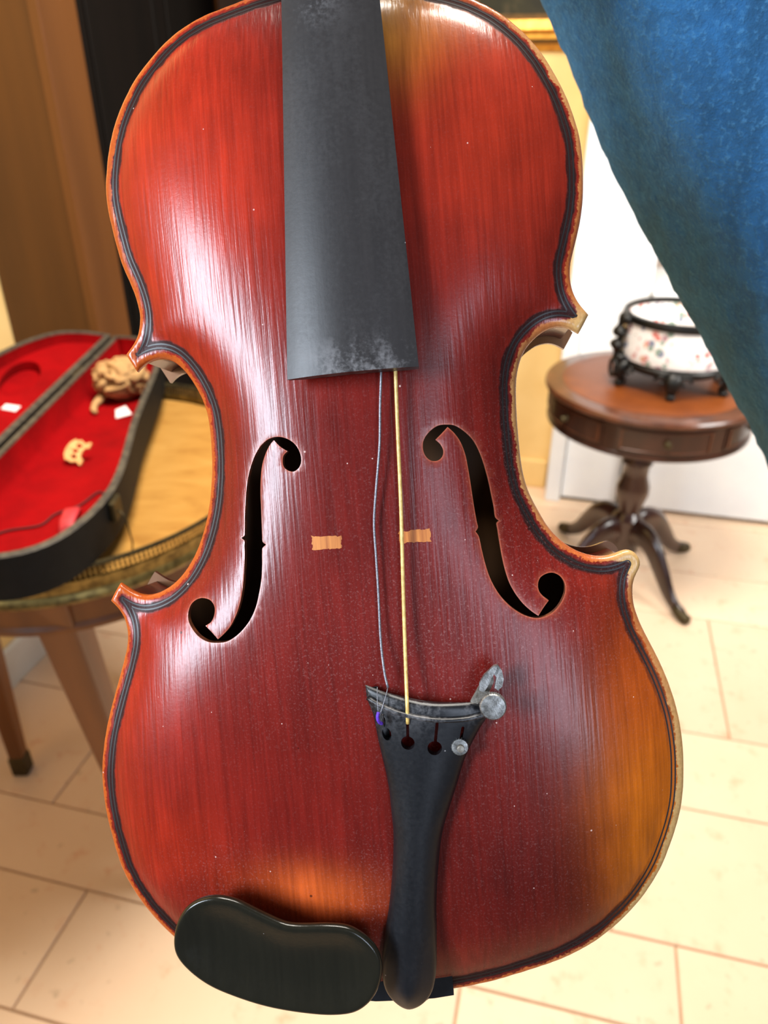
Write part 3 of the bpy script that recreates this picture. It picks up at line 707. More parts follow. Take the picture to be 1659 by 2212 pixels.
# --- strings
M_SILVER = plain('wound_silver', (150, 150, 156), (105, 105, 114), 2000, rough=.5, metal=.7)
M_GUT = plain('gut_yellow', (226, 196, 120), (196, 160, 84), 600, rough=.35, coat=.2)
M_PURPLE = plain('purple_silk', (96, 50, 190), (70, 36, 140), 900, rough=.7)
def string(P, ws, rad, m, lab):
    Q = np.concatenate([np.array(P), np.array(ws)[:, None]], 1); c, _ = catmull3(Q, 1.5)
    o = vsweep('string', c, rad, m, n=10); o['label'] = lab; return o
s1 = string(S1, [19, 19, 18.5, 18.5, 18, 17.5, 17.5, 17.5, 18, 19.5, 20.6], .42, M_SILVER, 'slack silver-wound string')
s2 = string(S2, [19, 19, 18.5, 18.5, 18.5, 20, 22.6, 21.6], .62, M_GUT, 'pale yellow gut string')
def silk(P, rad, m, parent): 
    c, _ = catmull3(np.array(P, float), .6); return vsweep('silk_end', c, rad, m, parent, n=8)
silk([(2.9, 117.2, 20.6), (1.8, 114.0, 22.0), (.2, 110.0, 23.2), (-.3, 108.6, 23.4)], .16, M_SILVER, s1)
silk([(-.6, 110.0, 23.3), (-.7, 113.5, 22.6), (-.6, 117.5, 20.5)], .12, M_SILVER, s1)
silk([(-.5, 110.2, 23.6), (-.9, 108.6, 23.9), (-.6, 106.9, 23.4), (.3, 106.0, 22.5)], .55, M_PURPLE, s1)
silk([(.6, 109.3, 23.0), (.8, 107.6, 23.2), (.9, 106.0, 22.4)], .35, M_PURF, s1)
# --- brown bookcase on the left wall
M_BROWN = plain('brown_wood', (90, 53, 16), (72, 40, 11), 14, (1, 1, .08), rough=.45, detail=4)
M_BROWN2 = plain('lit_brown_wood', (112, 68, 28), (96, 57, 22), 14, (1, 1, .08), rough=.4)  # lighter copy of the brown; light caught by the stiles is painted in
M_DARKW = plain('interior_shade_wood', (15, 9, 5), (10, 6, 3), 20, (1, 1, .1), rough=.7, spec=.15)  # near-black colour stands in for shade inside the open cabinet
bc = tag(empty('cabinet', RW(-1.268, 1.5), RZ), 'tall brown wooden cabinet with near-black doors in place of its shaded open interior, behind the open violin case', 'cabinet')
box('side_panel', (0, 0, 0), (.226, .025, 2.1), M_BROWN, bc); box('side_panel', (0, .935, 0), (.226, .96, 2.1), M_BROWN, bc)
box('back_panel', (0, .025, 0), (.012, .935, 2.1), M_DARKW, bc); box('top_panel', (0, -.01, 2.1), (.24, .97, 2.125), M_BROWN, bc)
box('front_stile', (.208, -.001, 0), (.232, .125, 2.1), M_BROWN2, bc, bev=.002); box('front_stile', (.208, .835, 0), (.232, .961, 2.1), M_BROWN2, bc, bev=.002)
for z in (.05, .42, .8, 1.2, 1.6): box('shelf', (.012, .025, z), (.19, .935, z + .02), M_DARKW, bc)
for b0, b1 in ((.13, .478), (.482, .83)):
    d = box('door', (.192, b0, .05), (.206, b1, 2.06), M_DARKW, bc); box('shade_door_moulding', (.206, b0 + .06, .14), (.212, b1 - .06, 1.96), M_DARKW, d, bev=.004)  # near-black doors added where the open interior lies in shade
    lathe('knob', [(.001, 0), (.008, .002), (.006, .012), (.012, .02), (.001, .026)], M_BROWN2, d, n=16).matrix_local = Matrix.Translation((.206, b1 - .03 if b0 < .3 else b0 + .03, 1.0)) @ Matrix.Rotation(R(90), 4, 'Y')
# --- dark wardrobe on the back wall
M_WARD = plain('dark_wardrobe', (44, 26, 14), (30, 17, 9), 16, (1, 1, .1), rough=.45)
wa = tag(empty('wardrobe', RW(-.975, 2.14), RZ), 'dark brown wardrobe standing against the back wall beside the brown cabinet', 'wardrobe')
box('carcass', (0, .02, 0), (.52, .44, 2.05), M_WARD, wa); box('cornice', (-.02, -.01, 2.05), (.54, .45, 2.12), M_WARD, wa, bev=.01)
for x0, x1 in ((.01, .258), (.262, .51)):
    d = box('door', (x0, 0, .08), (x1, .02, 2.0), M_WARD, wa); box('door_panel', (x0 + .05, -.006, .18), (x1 - .05, 0, 1.9), M_WARD, d, bev=.005)
    k = lathe('knob', [(.001, 0), (.008, .002), (.006, .012), (.012, .02), (.001, .026)], M_BROWN2, d, n=16); k.matrix_local = Matrix.Translation((x1 - .03 if x0 < .3 else x0 + .03, 0, 1.0)) @ Matrix.Rotation(R(90), 4, 'X')
# --- white door, and a cupboard in place of the white wall dado
M_WHITE = plain('white_paint', (236, 238, 238), (230, 232, 234), 8, rough=.45)
M_GAP = plain('shadow_gap', (70, 66, 60), (60, 56, 50), 8, rough=.9)  # dark colour painted for the shade in the gaps at the floor
dw = struct(empty('door_1', RW(-.025, 2.49), RZ)); dw['label'] = 'white painted door with its casing'
box('casing', (0, 0, 0), (.052, .11, 2.1), M_WHITE, dw, bev=.004); box('door_leaf', (.055, .02, .014), (.245, .06, 2.06), M_WHITE, dw, bev=.003); box('door_gap_shade', (.055, .03, 0), (.245, .1, .012), M_GAP, dw, bev=0)  # dark strip stands in for the shade under the door
box('casing', (0, 0, 2.1), (.26, .11, 2.16), M_WHITE, dw, bev=.004)
wc = tag(empty('cupboard', RW(.225, 2.483), RZ), 'low white painted cupboard in place of the white wall dado, behind the drum table', 'cupboard')
box('carcass', (0, .02, .02), (1.3, .35, .74), M_WHITE, wc); box('toe_gap_shade', (0, .035, 0), (1.3, .3, .02), M_GAP, wc, bev=0)  # dark base strip stands in for shade in the toe gap
for x0, x1 in ((.004, .64), (.646, 1.296)):
    dd = box('door', (x0, .004, .018), (x1, .02, .735), M_WHITE, wc, bev=.003)
box('worktop', (0, -.008, .74), (1.31, .36, .76), M_WHITE, wc, bev=.004)
# --- gilt framed paintings
M_GOLD = plain('gilt', (224, 164, 62), (198, 132, 40), 60, rough=.32, metal=.45, bump=.1)
M_GOLDD = plain('dark_gilt', (120, 86, 44), (88, 62, 32), 60, rough=.5, metal=.3)
def oil(name, a, b, c):
    m = NT(name); v = m.coord(); f = m.noise(v, 9, 4, .6, .6); m.color(m.ramp(f, [(.3, lin(*a)), (.52, lin(*b)), (.7, lin(*c))])); m.set(Roughness=.4); return m.m
def frame(name, a, b, z, w, h, label, oilm, mats):
    e = tag(empty(name, RW(a, b, z), RZ), label, 'painting')
    prof = [(0, 0, 0), (.018, .012, 0), (.03, .03, 1), (.045, .028, 1), (.052, .04, 1), (.075, .034, 0), (.088, .016, 0), (.09, 0, 0)]
    pts = [(0, 0), (w, 0), (w, h), (0, h)]; ins = [(1, 1), (-1, 1), (-1, -1), (1, -1)]
    for k in range(4):
        V = []; F = []; fm = []; p, q = pts[k], pts[(k + 1) % 4]; ip, iq = ins[k], ins[(k + 1) % 4]
        for pp, ii in ((p, ip), (q, iq)):
            for t, dpt, _ in prof: V.append((pp[0] + ii[0] * t, -dpt - .002, pp[1] + ii[1] * t))
        n = len(prof)
        for i in range(n - 1): F.append((i, i + 1, n + i + 1, n + i)); fm.append(1 if i in (1, 5) else 0)
        F.append((0, n, 2 * n - 1, n - 1)); fm.append(0)
        mesh('frame_rail', V, F, None, e, False, mats=mats, fm=fm)
    box('canvas', (.085, -.012, .085), (w - .085, -.004, h - .085), oilm, e, bev=0)
    return e
frame('painting', -.46, 2.598, 1.392, .66, .6, 'dark green painting in a bright gilt frame on the cream wall', oil('dark_landscape', (24, 22, 10), (46, 42, 20), (96, 76, 54)), [M_GOLD, M_GOLDD])
frame('painting', .262, 3.098, .80, .6, .5, 'small painting in a dull brown gilt frame on the grey alcove wall', oil('brown_landscape', (70, 52, 30), (110, 84, 52), (150, 124, 90)), [M_GOLDD, M_GOLDD])

# ------------------------------------------------------------------ round marble table
TC = Vector((-.5, 1.148, 0)); TR = .355; TE = (.30 / .355, .345 / .355)
M_MARBLE = NT('golden_marble'); _v = M_MARBLE.coord((2.2, 5.5, 3), rot=(0, 0, .5)); _f = M_MARBLE.noise(_v, 5, 5, .6, .5)
M_MARBLE.color(M_MARBLE.mix(M_MARBLE.noise(M_MARBLE.coord(), 40, 4, .6), M_MARBLE.ramp(_f, [(.3, lin(138, 90, 38)), (.5, lin(172, 126, 62)), (.7, lin(190, 146, 80))]), lin(178, 130, 64))); M_MARBLE.set(Roughness=.22); M_MARBLE = M_MARBLE.m
M_BRASS = plain('aged_brass', (150, 128, 74), (96, 80, 44), 80, rough=.38, metal=.8, bump=.08)
M_BRASSD = plain('dark_brass', (78, 66, 38), (52, 44, 26), 90, rough=.5, metal=.6)
M_HONEY = plain('honey_wood', (122, 70, 24), (92, 49, 14), 14, (1, 1, .1), rough=.38, detail=4)
t = tag(empty('round_table', (TC.x, TC.y, 0)), 'round side table with golden marble top, pierced brass gallery and tapering legs', 'table')
lathe('marble_top', [(.001, 0.7460), (TR - .012, 0.7460), (TR - .01, 0.7490), (TR - .01, 0.7605), (TR - .012, 0.7630), (.001, 0.7630)], M_MARBLE, t, n=96, ell=TE)
lathe('brass_band', [(TR - .012, 0.7410), (TR + .004, 0.7390), (TR + .008, 0.7450), (TR + .006, 0.7530), (TR + .003, 0.7560), (TR + .003, 0.7700), (TR + .0035, 0.7725), (TR - .003, 0.7725), (TR - .004, 0.7630)], M_BRASS, t, n=96, ell=TE)
lathe('gallery_rail', [(TR - .004, 0.7900), (TR - .001, 0.7945), (TR + .004, 0.7945), (TR + .005, 0.7900), (TR + .002, 0.7880)], M_BRASSD, t, n=96, closed=True, ell=TE)
V = []; F = []
for i in range(300):
    a = 2 * math.pi * i / 300; c, s = math.cos(a), math.sin(a); k = len(V)
    for dz, w in ((0.7710, .0022), (0.7750, .0010), (0.7800, .0024), (0.7850, .0010), (0.7890, .0022)):
        for dx, dy in ((-w, -.0018), (w, -.0018), (w, .0018), (-w, .0018)):
            x, y = TR + dy, dx; V.append(((x * c - y * s) * TE[0], (x * s + y * c) * TE[1], dz))
    for q in range(4):
        for j in range(4): F.append((k + q * 4 + j, k + q * 4 + (j + 1) % 4, k + q * 4 + 4 + (j + 1) % 4, k + q * 4 + 4 + j))
mesh('gallery_balusters', V, F, M_BRASS, t, False)['kind'] = 'stuff'
lathe('apron', [(.335, .743), (.338, .736), (.33, .731), (.33, .69), (.335, .684), (.335, .678), (.31, .678), (.31, .743)], M_HONEY, t, n=96, closed=True, ell=TE)
for (tx, ty), (fx, fy) in (((-.455, .855), (-.43, .925)), ((-.775, 1.18), (-.80, 1.19)), ((-.225, 1.16), (-.235, 1.16)), ((-.52, 1.455), (-.52, 1.44))):
    bm = bmesh.new(); bmesh.ops.create_cube(bm, size=1)
    for v in bm.verts:
        top_ = v.co.z > 0; w = .058 if top_ else .03
        v.co = Vector((v.co.x * w + (tx - fx if top_ else 0), v.co.y * w + (ty - fy if top_ else 0), 0.7430 if top_ else .05))
    bmesh.ops.bevel(bm, geom=bm.edges[:], offset=.003, segments=1, affect='EDGES')
    l = bm_obj('leg', bm, M_HONEY, t); l.location = (fx - TC.x, fy - TC.y, 0)
    box('brass_shoe', (-.018, -.018, .0), (.018, .018, .052), M_BRASSD, l, bev=.004)

# ------------------------------------------------------------------ violin case lying open on the table
M_CASE = plain('black_case', (14, 15, 15), (9, 10, 10), 60, rough=.65, bump=.15, spec=.2)
M_EDGE = plain('worn_case_edge', (84, 76, 62), (54, 48, 40), 90, rough=.6)
M_RED = NT('red_velvet'); _v = M_RED.coord(); M_RED.color(M_RED.ramp(M_RED.noise(_v, 14, 4, .6), [(.3, lin(120, 1, 4)), (.7, lin(146, 2, 6))])); M_RED.set(Specular_IOR_Level=.08, Roughness=.9, Sheen_Weight=.08, Sheen_Roughness=.4); M_RED.b.inputs['Sheen Tint'].default_value = lin(230, 60, 60); M_RED.bump(M_RED.noise(_v, 120, 4), .3, .003); M_RED = M_RED.m
M_REDD = plain('red_velvet_dark', (128, 6, 10), (104, 4, 8), 14, rough=.9)
case = tag(empty('violin_case', (-.575, .745, .7955)), 'open coffin-shaped black violin case lined with red velvet on the marble table', 'violin case')
BASE = [(.0, .02), (.12, .0), (.175, .03), (.21, .145), (.175, .42), (.13, .74), (.09, .83), (.03, .86), (.0, .86)]
_bc, _bf = catmull(BASE, .02, True, [0, 8]); BASE = [tuple(p) for p in soften(_bc, _bf, 2)]
def shrink(L, d): C = np.array(L); return [tuple(p) for p in C - normals(C) * d]
H = .06
def tray(parent, L, h, lin_z, th=.011, flip=False):
    n = len(L); I = shrink(L, th); V = [(x, y, 0) for x, y in L] + [(x, y, h) for x, y in L]
    F = [(i, (i + 1) % n, n + (i + 1) % n, n + i) for i in range(n)] + [tuple(range(n - 1, -1, -1))]
    mesh('shell', V, F, M_CASE, parent, True, auto=40)
    V = [(x, y, h) for x, y in L] + [(x, y, h + .002) for x, y in shrink(L, .002)] + [(x, y, h + .002) for x, y in shrink(L, th - .001)] + [(x, y, h - .002) for x, y in I]
    F = [(k * n + i, k * n + (i + 1) % n, (k + 1) * n + (i + 1) % n, (k + 1) * n + i) for k in range(3) for i in range(n)]
    mesh('rim', V, F, M_EDGE, parent, True, auto=40)
    V = [(x, y, h - .001) for x, y in I] + [(x, y, lin_z + .008) for x, y in shrink(L, th + .002)] + [(x, y, lin_z) for x, y in shrink(L, th + .012)]
    F = [(k * n + i, k * n + (i + 1) % n, (k + 1) * n + (i + 1) % n, (k + 1) * n + i) for k in range(2) for i in range(n)] + [tuple(2 * n + i for i in range(n))]
    return mesh('red_lining', V, F, M_RED, parent, True, auto=50)
tray(case, BASE, H, .012)
lid = empty('lid'); lid.parent = case
LID = [(-x, y) for x, y in BASE][::-1]
tray(lid, LID, .042, .006)
lid.location = (-.006, 0, H - .042 + .004); lid.matrix_local = Matrix.Translation((-.006, 0, H + .002)) @ Matrix.Rotation(R(12), 4, 'Y') @ Matrix.Translation((0, 0, -.042))
def oval(cx, cy, a, b, rot, n=28): return [(cx + a * math.cos(2 * math.pi * i / n) * math.cos(rot) - b * math.sin(2 * math.pi * i / n) * math.sin(rot), cy + a * math.cos(2 * math.pi * i / n) * math.sin(rot) + b * math.sin(2 * math.pi * i / n) * math.cos(rot)) for i in range(n)]
plate('padded_panel', shrink(LID, .02), [oval(-.085, .60, .03, .085, R(8)), oval(-.1, .33, .04, .06, R(-4))], .008, .024, M_RED, lid)
plate('paper_tag', [(-.062, .462), (-.038, .462), (-.038, .485), (-.062, .483)], [], .0245, .0252, plain('white_paper', (238, 230, 230), (226, 214, 216), 40, rough=.7), lid)
M_PAPER = bpy.data.materials['white_paper']
for y in (.2, .62): box('hinge', (-.012, y, H - .02), (.006, y + .05, H + .001), M_BRASSD, case, bev=.002)
lt = box('latch', (.209, .14, .026), (.217, .17, .056), M_BRASSD, case, bev=.002)
sweep('latch_hook', [(.215, .155, .04), (.226, .15, .03), (.229, .15, -.01), (.227, .146, -.028)], .0012, M_BRASSD, case, n=6)
# small things in the case
def crumple():
    bm = bmesh.new(); bmesh.ops.create_icosphere(bm, subdivisions=5, radius=1)
    for v in bm.verts:
        p = v.co.copy(); q = p * 1.5 + Vector((3, 1, 7)); warp = Vector([mnoise.noise(q + Vector((k * 9, 0, 0))) for k in range(3)]) * .9
        f = abs(mnoise.noise(p * 1.15 + warp * 1.3 + Vector((5, 5, 5)))); g = abs(mnoise.noise(p * 2.6 + warp * 1.5))
        r = .92 + .25 * f ** .6 + .12 * g - (.26 * max(0., 1 - f * 6))
        v.co = p * r; v.co.z *= .72
    lo = min(v.co.z for v in bm.verts)
    for v in bm.verts: v.co = Vector((v.co.x * .05, v.co.y * .05, (v.co.z - lo) * .05))
    return bm_obj('cloth', bm, plain('beige_cloth', (190, 150, 98), (158, 120, 74), 40, rough=.9, bump=.2), None, True)
cl = tag(crumple(), 'crumpled ball of beige cloth in the open violin case', 'cloth'); cl.location = (-.497, 1.385, .7955 + .0115)
sweep('cloth_tail', [(-.028, -.03, .012), (-.036, -.06, .006), (-.03, -.085, .006), (-.022, -.097, .006)], [.010, .006, .006, .004], cl.data.materials[0], cl, n=10)
pp = tag(plate('paper_slip', [(0, 0), (.028, .008), (.02, .04), (.002, .03)], [], 0, .001, M_PAPER), 'small white paper slip below the cloth in the violin case', 'paper'); pp.location = (-.478, 1.27, .7955 + .0135); pp.rotation_euler = (R(8), 0, R(20))
br_out = [(-.0205, 0), (-.0105, 0), (-.0095, .004), (-.005, .0075), (.005, .0075), (.0095, .004), (.0105, 0), (.0205, 0), (.0205, .003), (.0165, .008), (.0185, .014), (.0205, .018), (.018, .022), (.019, .0275), (.012, .0325), (.004, .0348), (-.004, .0348), (-.012, .0325), (-.019, .0275), (-.018, .022), (-.0205, .018), (-.0185, .014), (-.0165, .008), (-.0205, .003)]
M_MAPLE = plain('pale_maple', (226, 176, 112), (206, 152, 90), 200, (1, .2, 1), rough=.5)
brd = tag(plate('bridge', br_out, [oval(-.0095, .0165, .004, .005, 0, 12), oval(.0095, .0165, .004, .005, 0, 12), oval(0, .0185, .0036, .005, 0, 12)], 0, .0045, M_MAPLE), 'pale maple violin bridge lying on the red velvet of the case', 'bridge')
brd.location = (-.470, 1.098, .7955 + .0125); brd.matrix_world = Matrix.Translation((-.470, 1.098, .7955 + .0145)) @ Matrix.Rotation(R(38), 4, 'X') @ Matrix.Rotation(R(72), 4, 'Z')
bpy.context.view_layer.update(); brd.location.z += (.7955 + .0122) - min((brd.matrix_world @ v.co).z for v in brd.data.vertices)
M_CORD = plain('dark_cord', (66, 6, 8), (40, 4, 6), 50, rough=.8)
def cord(P, label, r=.0016):
    c, _ = catmull3(np.array(P, float), .006); return tag(sweep('cord', c, r, M_CORD, None, n=6), label, 'cord')
zc = .7955 + .0138
cord([(-.375, 1.02, zc), (-.40, .985, zc), (-.42, .995, zc), (-.435, .955, zc), (-.46, .93, zc), (-.47, .90, zc), (-.51, .885, zc), (-.53, .86, zc)], 'thin dark red cord curling across the velvet of the case')
rb = tag(sweep('ribbon', [(-.425, .87, zc + .002), (-.428, .895, zc + .012), (-.43, .92, zc + .014), (-.434, .945, zc + .002)], [.009, .011, .011, .006], plain('faded_red_ribbon', (196, 44, 52), (150, 20, 28), 60, rough=.6), None, n=10, flat=(.22, 1)), 'short faded red ribbon tie near the wide end of the violin case', 'ribbon')

# ------------------------------------------------------------------ drum table
DC = Vector((.72, 1.96, 0))
M_MAHOG = plain('mahogany', (58, 27, 16), (36, 16, 10), 14, (1, 1, .3), rough=.28, coat=.4, detail=4)
M_LEATH = plain('tan_leather', (120, 60, 18), (104, 50, 14), 12, rough=.42, bump=.12, bscale=160)
M_MAHL = plain('mahogany_edge', (96, 52, 30), (70, 36, 20), 20, rough=.28, coat=.4)
d = tag(empty('drum_table', DC), 'small round mahogany drum table with tan leather top and four splayed legs', 'table')
lathe('table_top', [(.001, .598), (.27, .598), (.277, .601), (.282, .607), (.282, .613), (.278, .6185), (.27, .6205), (.001, .6205)], M_MAHL, d, n=96)
lathe('leather_inset', [(.001, .6195), (.236, .6195), (.236, .6213), (.234, .6218), (.001, .6218)], M_LEATH, d, n=96)
lathe('frieze', [(.001, .508), (.262, .508), (.268, .512), (.268, .519), (.262, .522), (.262, .598), (.001, .598)], M_MAHOG, d, n=96)
def curved(name, r0, r1, az0, az1, z0, z1, m, parent, n=14):
    V = []; F = []
    for i in range(n + 1):
        a = R(az0 + (az1 - az0) * i / n); c, s = math.cos(a), math.sin(a)
        for r, z in ((r0, z0), (r1, z0 + .001), (r1 + .001, z0 + .002), (r1 + .001, z1 - .002), (r1, z1 - .001), (r0, z1)): V.append((r * c, r * s, z))
    for i in range(n):
        for j in range(6): F.append((i * 6 + j, (i + 1) * 6 + j, (i + 1) * 6 + (j + 1) % 6, i * 6 + (j + 1) % 6))
    F.append(tuple(range(6))); F.append(tuple(n * 6 + j for j in range(5, -1, -1)))
    return mesh(name, V, F, m, parent, True, auto=40)
for k in range(6):
    c = -97 + 60 * k
    dr = curved('drawer', .258, .2645, c - 26, c + 26, .529, .591, M_MAHOG, d)
    for z0, z1 in ((.533, .5365), (.5835, .587)): curved('beading', .262, .2675, c - 23.5, c + 23.5, z0, z1, M_MAHL, dr)
    for s in (-1, 1): curved('beading', .262, .2675, c + s * 23.5 - .6, c + s * 23.5 + .6, .5345, .586, M_MAHL, dr, n=2)
    a = R(c); kn = lathe('knob', [(.001, 0), (.009, .001), (.008, .004), (.005, .008), (.0085, .013), (.006, .018), (.001, .019)], M_BRASSD, dr, n=16)
    kn.matrix_local = Matrix.Translation((.264 * math.cos(a), .264 * math.sin(a), .56)) @ Matrix.Rotation(a, 4, 'Z') @ Matrix.Rotation(R(90), 4, 'Y')
lathe('pedestal', [(.001, .51), (.07, .51), (.07, .495), (.045, .485), (.034, .46), (.034, .42), (.042, .40), (.043, .385), (.036, .375), (.035, .345), (.046, .31), (.047, .285), (.035, .245), (.029, .225), (.036, .215), (.045, .205), (.046, .10), (.04, .085), (.001, .083)], M_MAHOG, d, n=40)
for az in (-64, 26, 116, 206):
    c, s = math.cos(R(az)), math.sin(R(az))
    P, _ = catmull3(np.array([(r * c, r * s, z) for r, z in ((.03, .165), (.07, .178), (.115, .158), (.16, .108), (.20, .058), (.238, .03), (.262, .022))]), .012)
    n = len(P); lg = sweep('leg', P, [float(np.interp(i / (n - 1), [0, .25, .6, .85, 1], [.034, .03, .022, .016, .016])) for i in range(n)], M_MAHOG, d, n=14, flat=(1.25, .72))
    sweep('foot_cap', [(r * c, r * s, z) for r, z in ((.238, .03), (.25, .026), (.27, .0165), (.284, .0165), (.29, .0165))], [.0175, .0185, .0165, .0165, .009], M_BRASSD, lg, n=14, flat=(.95, .9))
# ------------------------------------------------------------------ porcelain bowl
def porcelain():
    m = NT('painted_porcelain'); v = m.coord((1, 1, 1))
    vo = m.n('ShaderNodeTexVoronoi'); m.l(v, vo.inputs['Vector']); vo.inputs['Scale'].default_value = 52
    s = m.n('ShaderNodeSeparateColor'); m.l(vo.outputs['Color'], s.inputs[0])
    zone = m.sstep(m.noise(v, 15, 3, .6), .47, .56)
    pet = m.math('MULTIPLY', m.math('LESS_THAN', vo.outputs['Distance'], m.math('MULTIPLY_ADD', s.outputs[1], .3, .3)), zone)
    c = m.ramp(s.outputs[0], [(0, lin(196, 60, 44)), (.3, lin(96, 132, 112)), (.55, lin(70, 92, 130)), (.72, lin(150, 96, 110)), (.86, lin(206, 140, 90))], 'CONSTANT')
    c = m.mix(m.math('MULTIPLY', pet, .8), lin(238, 234, 230), c)
    m.color(c); m.set(Roughness=.15, Coat_Weight=.5); return m.m
M_PORC = porcelain(); M_BRONZE = plain('black_bronze', (28, 26, 22), (16, 15, 13), 60, rough=.4, metal=.35, bump=.3)
b = tag(empty('porcelain_bowl', (.768, 1.965, .6218)), 'flower-painted white porcelain bowl on a black carved stand on the drum table', 'bowl')
lathe('bowl', [(.001, .078), (.118, .078), (.138, .074), (.146, .078), (.148, .088), (.147, .11), (.144, .15), (.142, .178), (.134, .178), (.136, .15), (.138, .11), (.128, .094), (.001, .09)], M_PORC, b, n=72)
lathe('rim_mount', [(.132, .178), (.131, .186), (.138, .190), (.146, .188), (.149, .178), (.147, .170), (.142, .170)], M_BRONZE, b, n=72, closed=True)
lathe('stand_ring', [(.10, .05), (.13, .048), (.146, .058), (.148, .068), (.142, .077), (.12, .078), (.10, .074)], M_BRONZE, b, n=64, closed=True)
for k in range(6):
    a = R(-108 + 60 * k); c, s = math.cos(a), math.sin(a)
    P, _ = catmull3(np.array([(r * c, r * s, z) for r, z in ((.128, .062), (.15, .055), (.155, .036), (.143, .018), (.146, .009), (.158, .0085))]), .006)
    n = len(P); ft = sweep('foot', P, [float(np.interp(i / (n - 1), [0, .3, .7, 1], [.018, .016, .009, .0085])) for i in range(n)], M_BRONZE, b, n=12, flat=(1, 1.35))
    for sgn in (-1, 1):
        Q = []
        for i in range(16):
            t_ = i / 15 * 5.2; rr = .016 * (1 - i / 22); aa = a + sgn * R(11 + 0) ; Q.append(((.147) * math.cos(aa + sgn * rr * math.cos(t_) / .147), .147 * math.sin(aa + sgn * rr * math.cos(t_) / .147), .048 + rr * math.sin(t_)))
        sweep('scroll', Q, .0045, M_BRONZE, ft, n=8)
for az in (-172, 8):
    a = R(az); c, s = math.cos(a), math.sin(a)
    P, _ = catmull3(np.array([(r * c, r * s, z) for r, z in ((.145, .07), (.163, .085), (.165, .11), (.158, .13), (.165, .15), (.16, .17), (.14, .182))]), .006)
    n = len(P); hd = sweep('handle', P, [.013 + .006 * math.sin(i * .9) for i in range(n)], M_BRONZE, b, n=12, flat=(1, 1.3))
    Q = [(.15 * math.cos(a + .12 * math.cos(t_)) + .018 * c, .15 * math.sin(a + .12 * math.cos(t_)) + .018 * s, .048 + .022 * math.sin(t_)) for t_ in np.linspace(0, 2 * math.pi, 20)]
    sweep('ring', Q, .0055, M_BRONZE, hd, n=8)

# ------------------------------------------------------------------ person: an arm in a blue fleece sleeve that holds the violin's neck
def C2W(x, y, z): return CAM + cam_dir((x, y, z))
def fleece():
    m = NT('blue_fleece'); v = m.coord(); f = m.noise(v, 45, 4, .6); g = m.noise(v, 420, 4, .7); h = m.noise(m.coord((1, 1, .3)), 60, 3, .5)
    bl = m.noise(v, 130, 3, .6); c = m.mix(f, lin(24, 84, 134), lin(42, 110, 164)); c = m.mix(m.math('MULTIPLY', m.sstep(bl, .42, .62), .45), c, lin(20, 68, 104)); c = m.mix(m.math('MULTIPLY', m.sstep(h, .5, .68), .75), c, lin(22, 74, 112)); c = m.mix(m.math('MULTIPLY', m.sstep(g, .5, .7), .4), c, lin(84, 150, 196))
    m.color(c); m.set(Roughness=.95, Sheen_Weight=.5, Sheen_Roughness=.5); m.b.inputs['Sheen Tint'].default_value = lin(120, 180, 210)
    m.bump(m.math('ADD', g, m.math('MULTIPLY', f, 1.5)), .7, .004); return m.m
M_FLEECE = fleece(); M_SKIN = plain('skin', (214, 160, 128), (198, 138, 108), 60, rough=.5)
arm = tag(empty('person', C2W(.4, -.05, .5)), 'person holding the violin by its neck with an arm in a blue fleece sleeve', 'person')
def edge_pt(px, py, dep, r): return ((px + 88 - 829.5) / 1660 * dep + .883 * r, -(py - 1106) / 1660 * dep + .468 * r, dep + r * .25)
AX = [edge_pt(880, -560, .33, .045), edge_pt(1010, -290, .345, .056), edge_pt(1150, 2, .36, .068), edge_pt(1270, 262, .375, .078), edge_pt(1400, 500, .39, .088), edge_pt(1530, 742, .405, .096), edge_pt(1660, 990, .42, .10), edge_pt(1790, 1230, .44, .10)]
AR = [.045, .056, .068, .078, .088, .096, .10, .10]
P = [C2W(*p) for p in AX]; P += [P[-1] + Vector((.09, .05, .03)), P[-1] + Vector((.17, .14, .16)), P[-1] + Vector((.20, .22, .33))]; AR += [.10, .10, .11]
Pc, _ = catmull3(np.concatenate([np.array([tuple(p) for p in P]), np.array(AR)[:, None]], 1), .006)
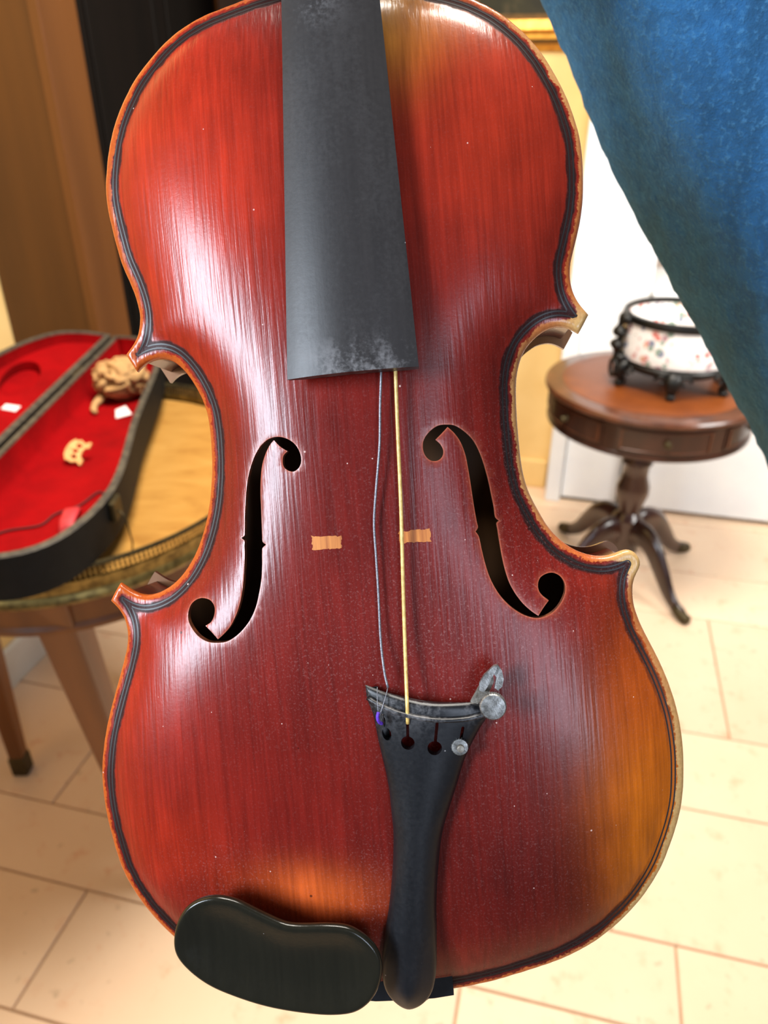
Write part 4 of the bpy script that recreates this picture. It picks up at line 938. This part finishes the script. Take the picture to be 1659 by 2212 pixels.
def sleeve():
    n = 96; k = len(Pc); V = []; F = []; nrm = None; PV = [Vector(p[:3]) for p in Pc]
    for i in range(k):
        t_ = (PV[min(i + 1, k - 1)] - PV[max(i - 1, 0)]).normalized()
        if nrm is None: nrm = Vector((0, -1, 0)); nrm = (nrm - t_ * nrm.dot(t_)).normalized()
        else: nrm = (nrm - t_ * nrm.dot(t_)).normalized()
        bn = t_.cross(nrm)
        for j in range(n):
            a = 2 * math.pi * j / n; dr_ = nrm * math.cos(a) + bn * math.sin(a); p = PV[i] + dr_ * Pc[i][3]
            w = mnoise.noise(Vector((math.cos(a) * 2.2, math.sin(a) * 2.2, i * .022))) * .007 + mnoise.noise(p * 90) * .0012 + mnoise.noise(p * 260) * .0009
            V.append(p + dr_ * w)
    for i in range(k - 1):
        for j in range(n): F.append((i * n + j, i * n + (j + 1) % n, (i + 1) * n + (j + 1) % n, (i + 1) * n + j))
    F.append(tuple(n * (k - 1) + j for j in range(n)))
    inv = arm.matrix_basis.inverted() if False else Matrix.Translation(-Vector(arm.location))
    o = mesh('sleeve', [tuple(inv @ v) for v in V], F, M_FLEECE, arm, True); o['label'] = 'blue fleece sleeve'
sleeve()
def hand():
    L = lambda u, v, w: violin.matrix_world @ Vector((u * .001, v * .001, (w + 10.5) * .001)) - Vector(arm.location)
    w0 = P[0] - Vector(arm.location); c = fb_c(440)
    J = [(w0 + (w0 - (P[1] - Vector(arm.location))) * -.3, .028), (w0, .026), (L(c + 52, 452, -26), .024), (L(c + 34, 446, -27), .02)]; E = [(0, 1), (1, 2), (2, 3)]
    for k, (dv, s) in enumerate(((24, .95), (8, 1.05), (-8, 1.), (-24, .85))):
        b0 = 3; ch = [(c + 20, 444 + dv * .8, -28), (c - 2, 444 + dv, -26), (c - 20 * s, 444 + dv, -17), (c - 25 * s, 444 + dv, 2), (c - 16 * s, 444 + dv, 16)]
        for q, p in enumerate(ch):
            J.append((L(*p), (.0125, .0098, .0092, .0086, .0074)[q])); E.append((b0, len(J) - 1)); b0 = len(J) - 1
    b0 = 2
    for q, p in enumerate(((c + 42, 432, -8), (c + 33, 418, 8), (c + 22, 410, 17), (c + 12, 406, 18))):
        J.append((L(*p), (.015, .0115, .0100, .008)[q])); E.append((b0, len(J) - 1)); b0 = len(J) - 1
    me = bpy.data.meshes.new('hand'); me.from_pydata([tuple(j[0]) for j in J], E, []); me.materials.append(M_SKIN)
    o = bpy.data.objects.new('hand', me); COL.objects.link(o); o.parent = arm
    sk = o.modifiers.new('skin', 'SKIN'); sk.use_smooth_shade = True
    for i, v in enumerate(me.skin_vertices[0].data): v.radius = (J[i][1], J[i][1]); v.use_root = i == 0
    sd = o.modifiers.new('subd', 'SUBSURF'); sd.levels = 2; sd.render_levels = 2
bpy.context.view_layer.update()
hand()
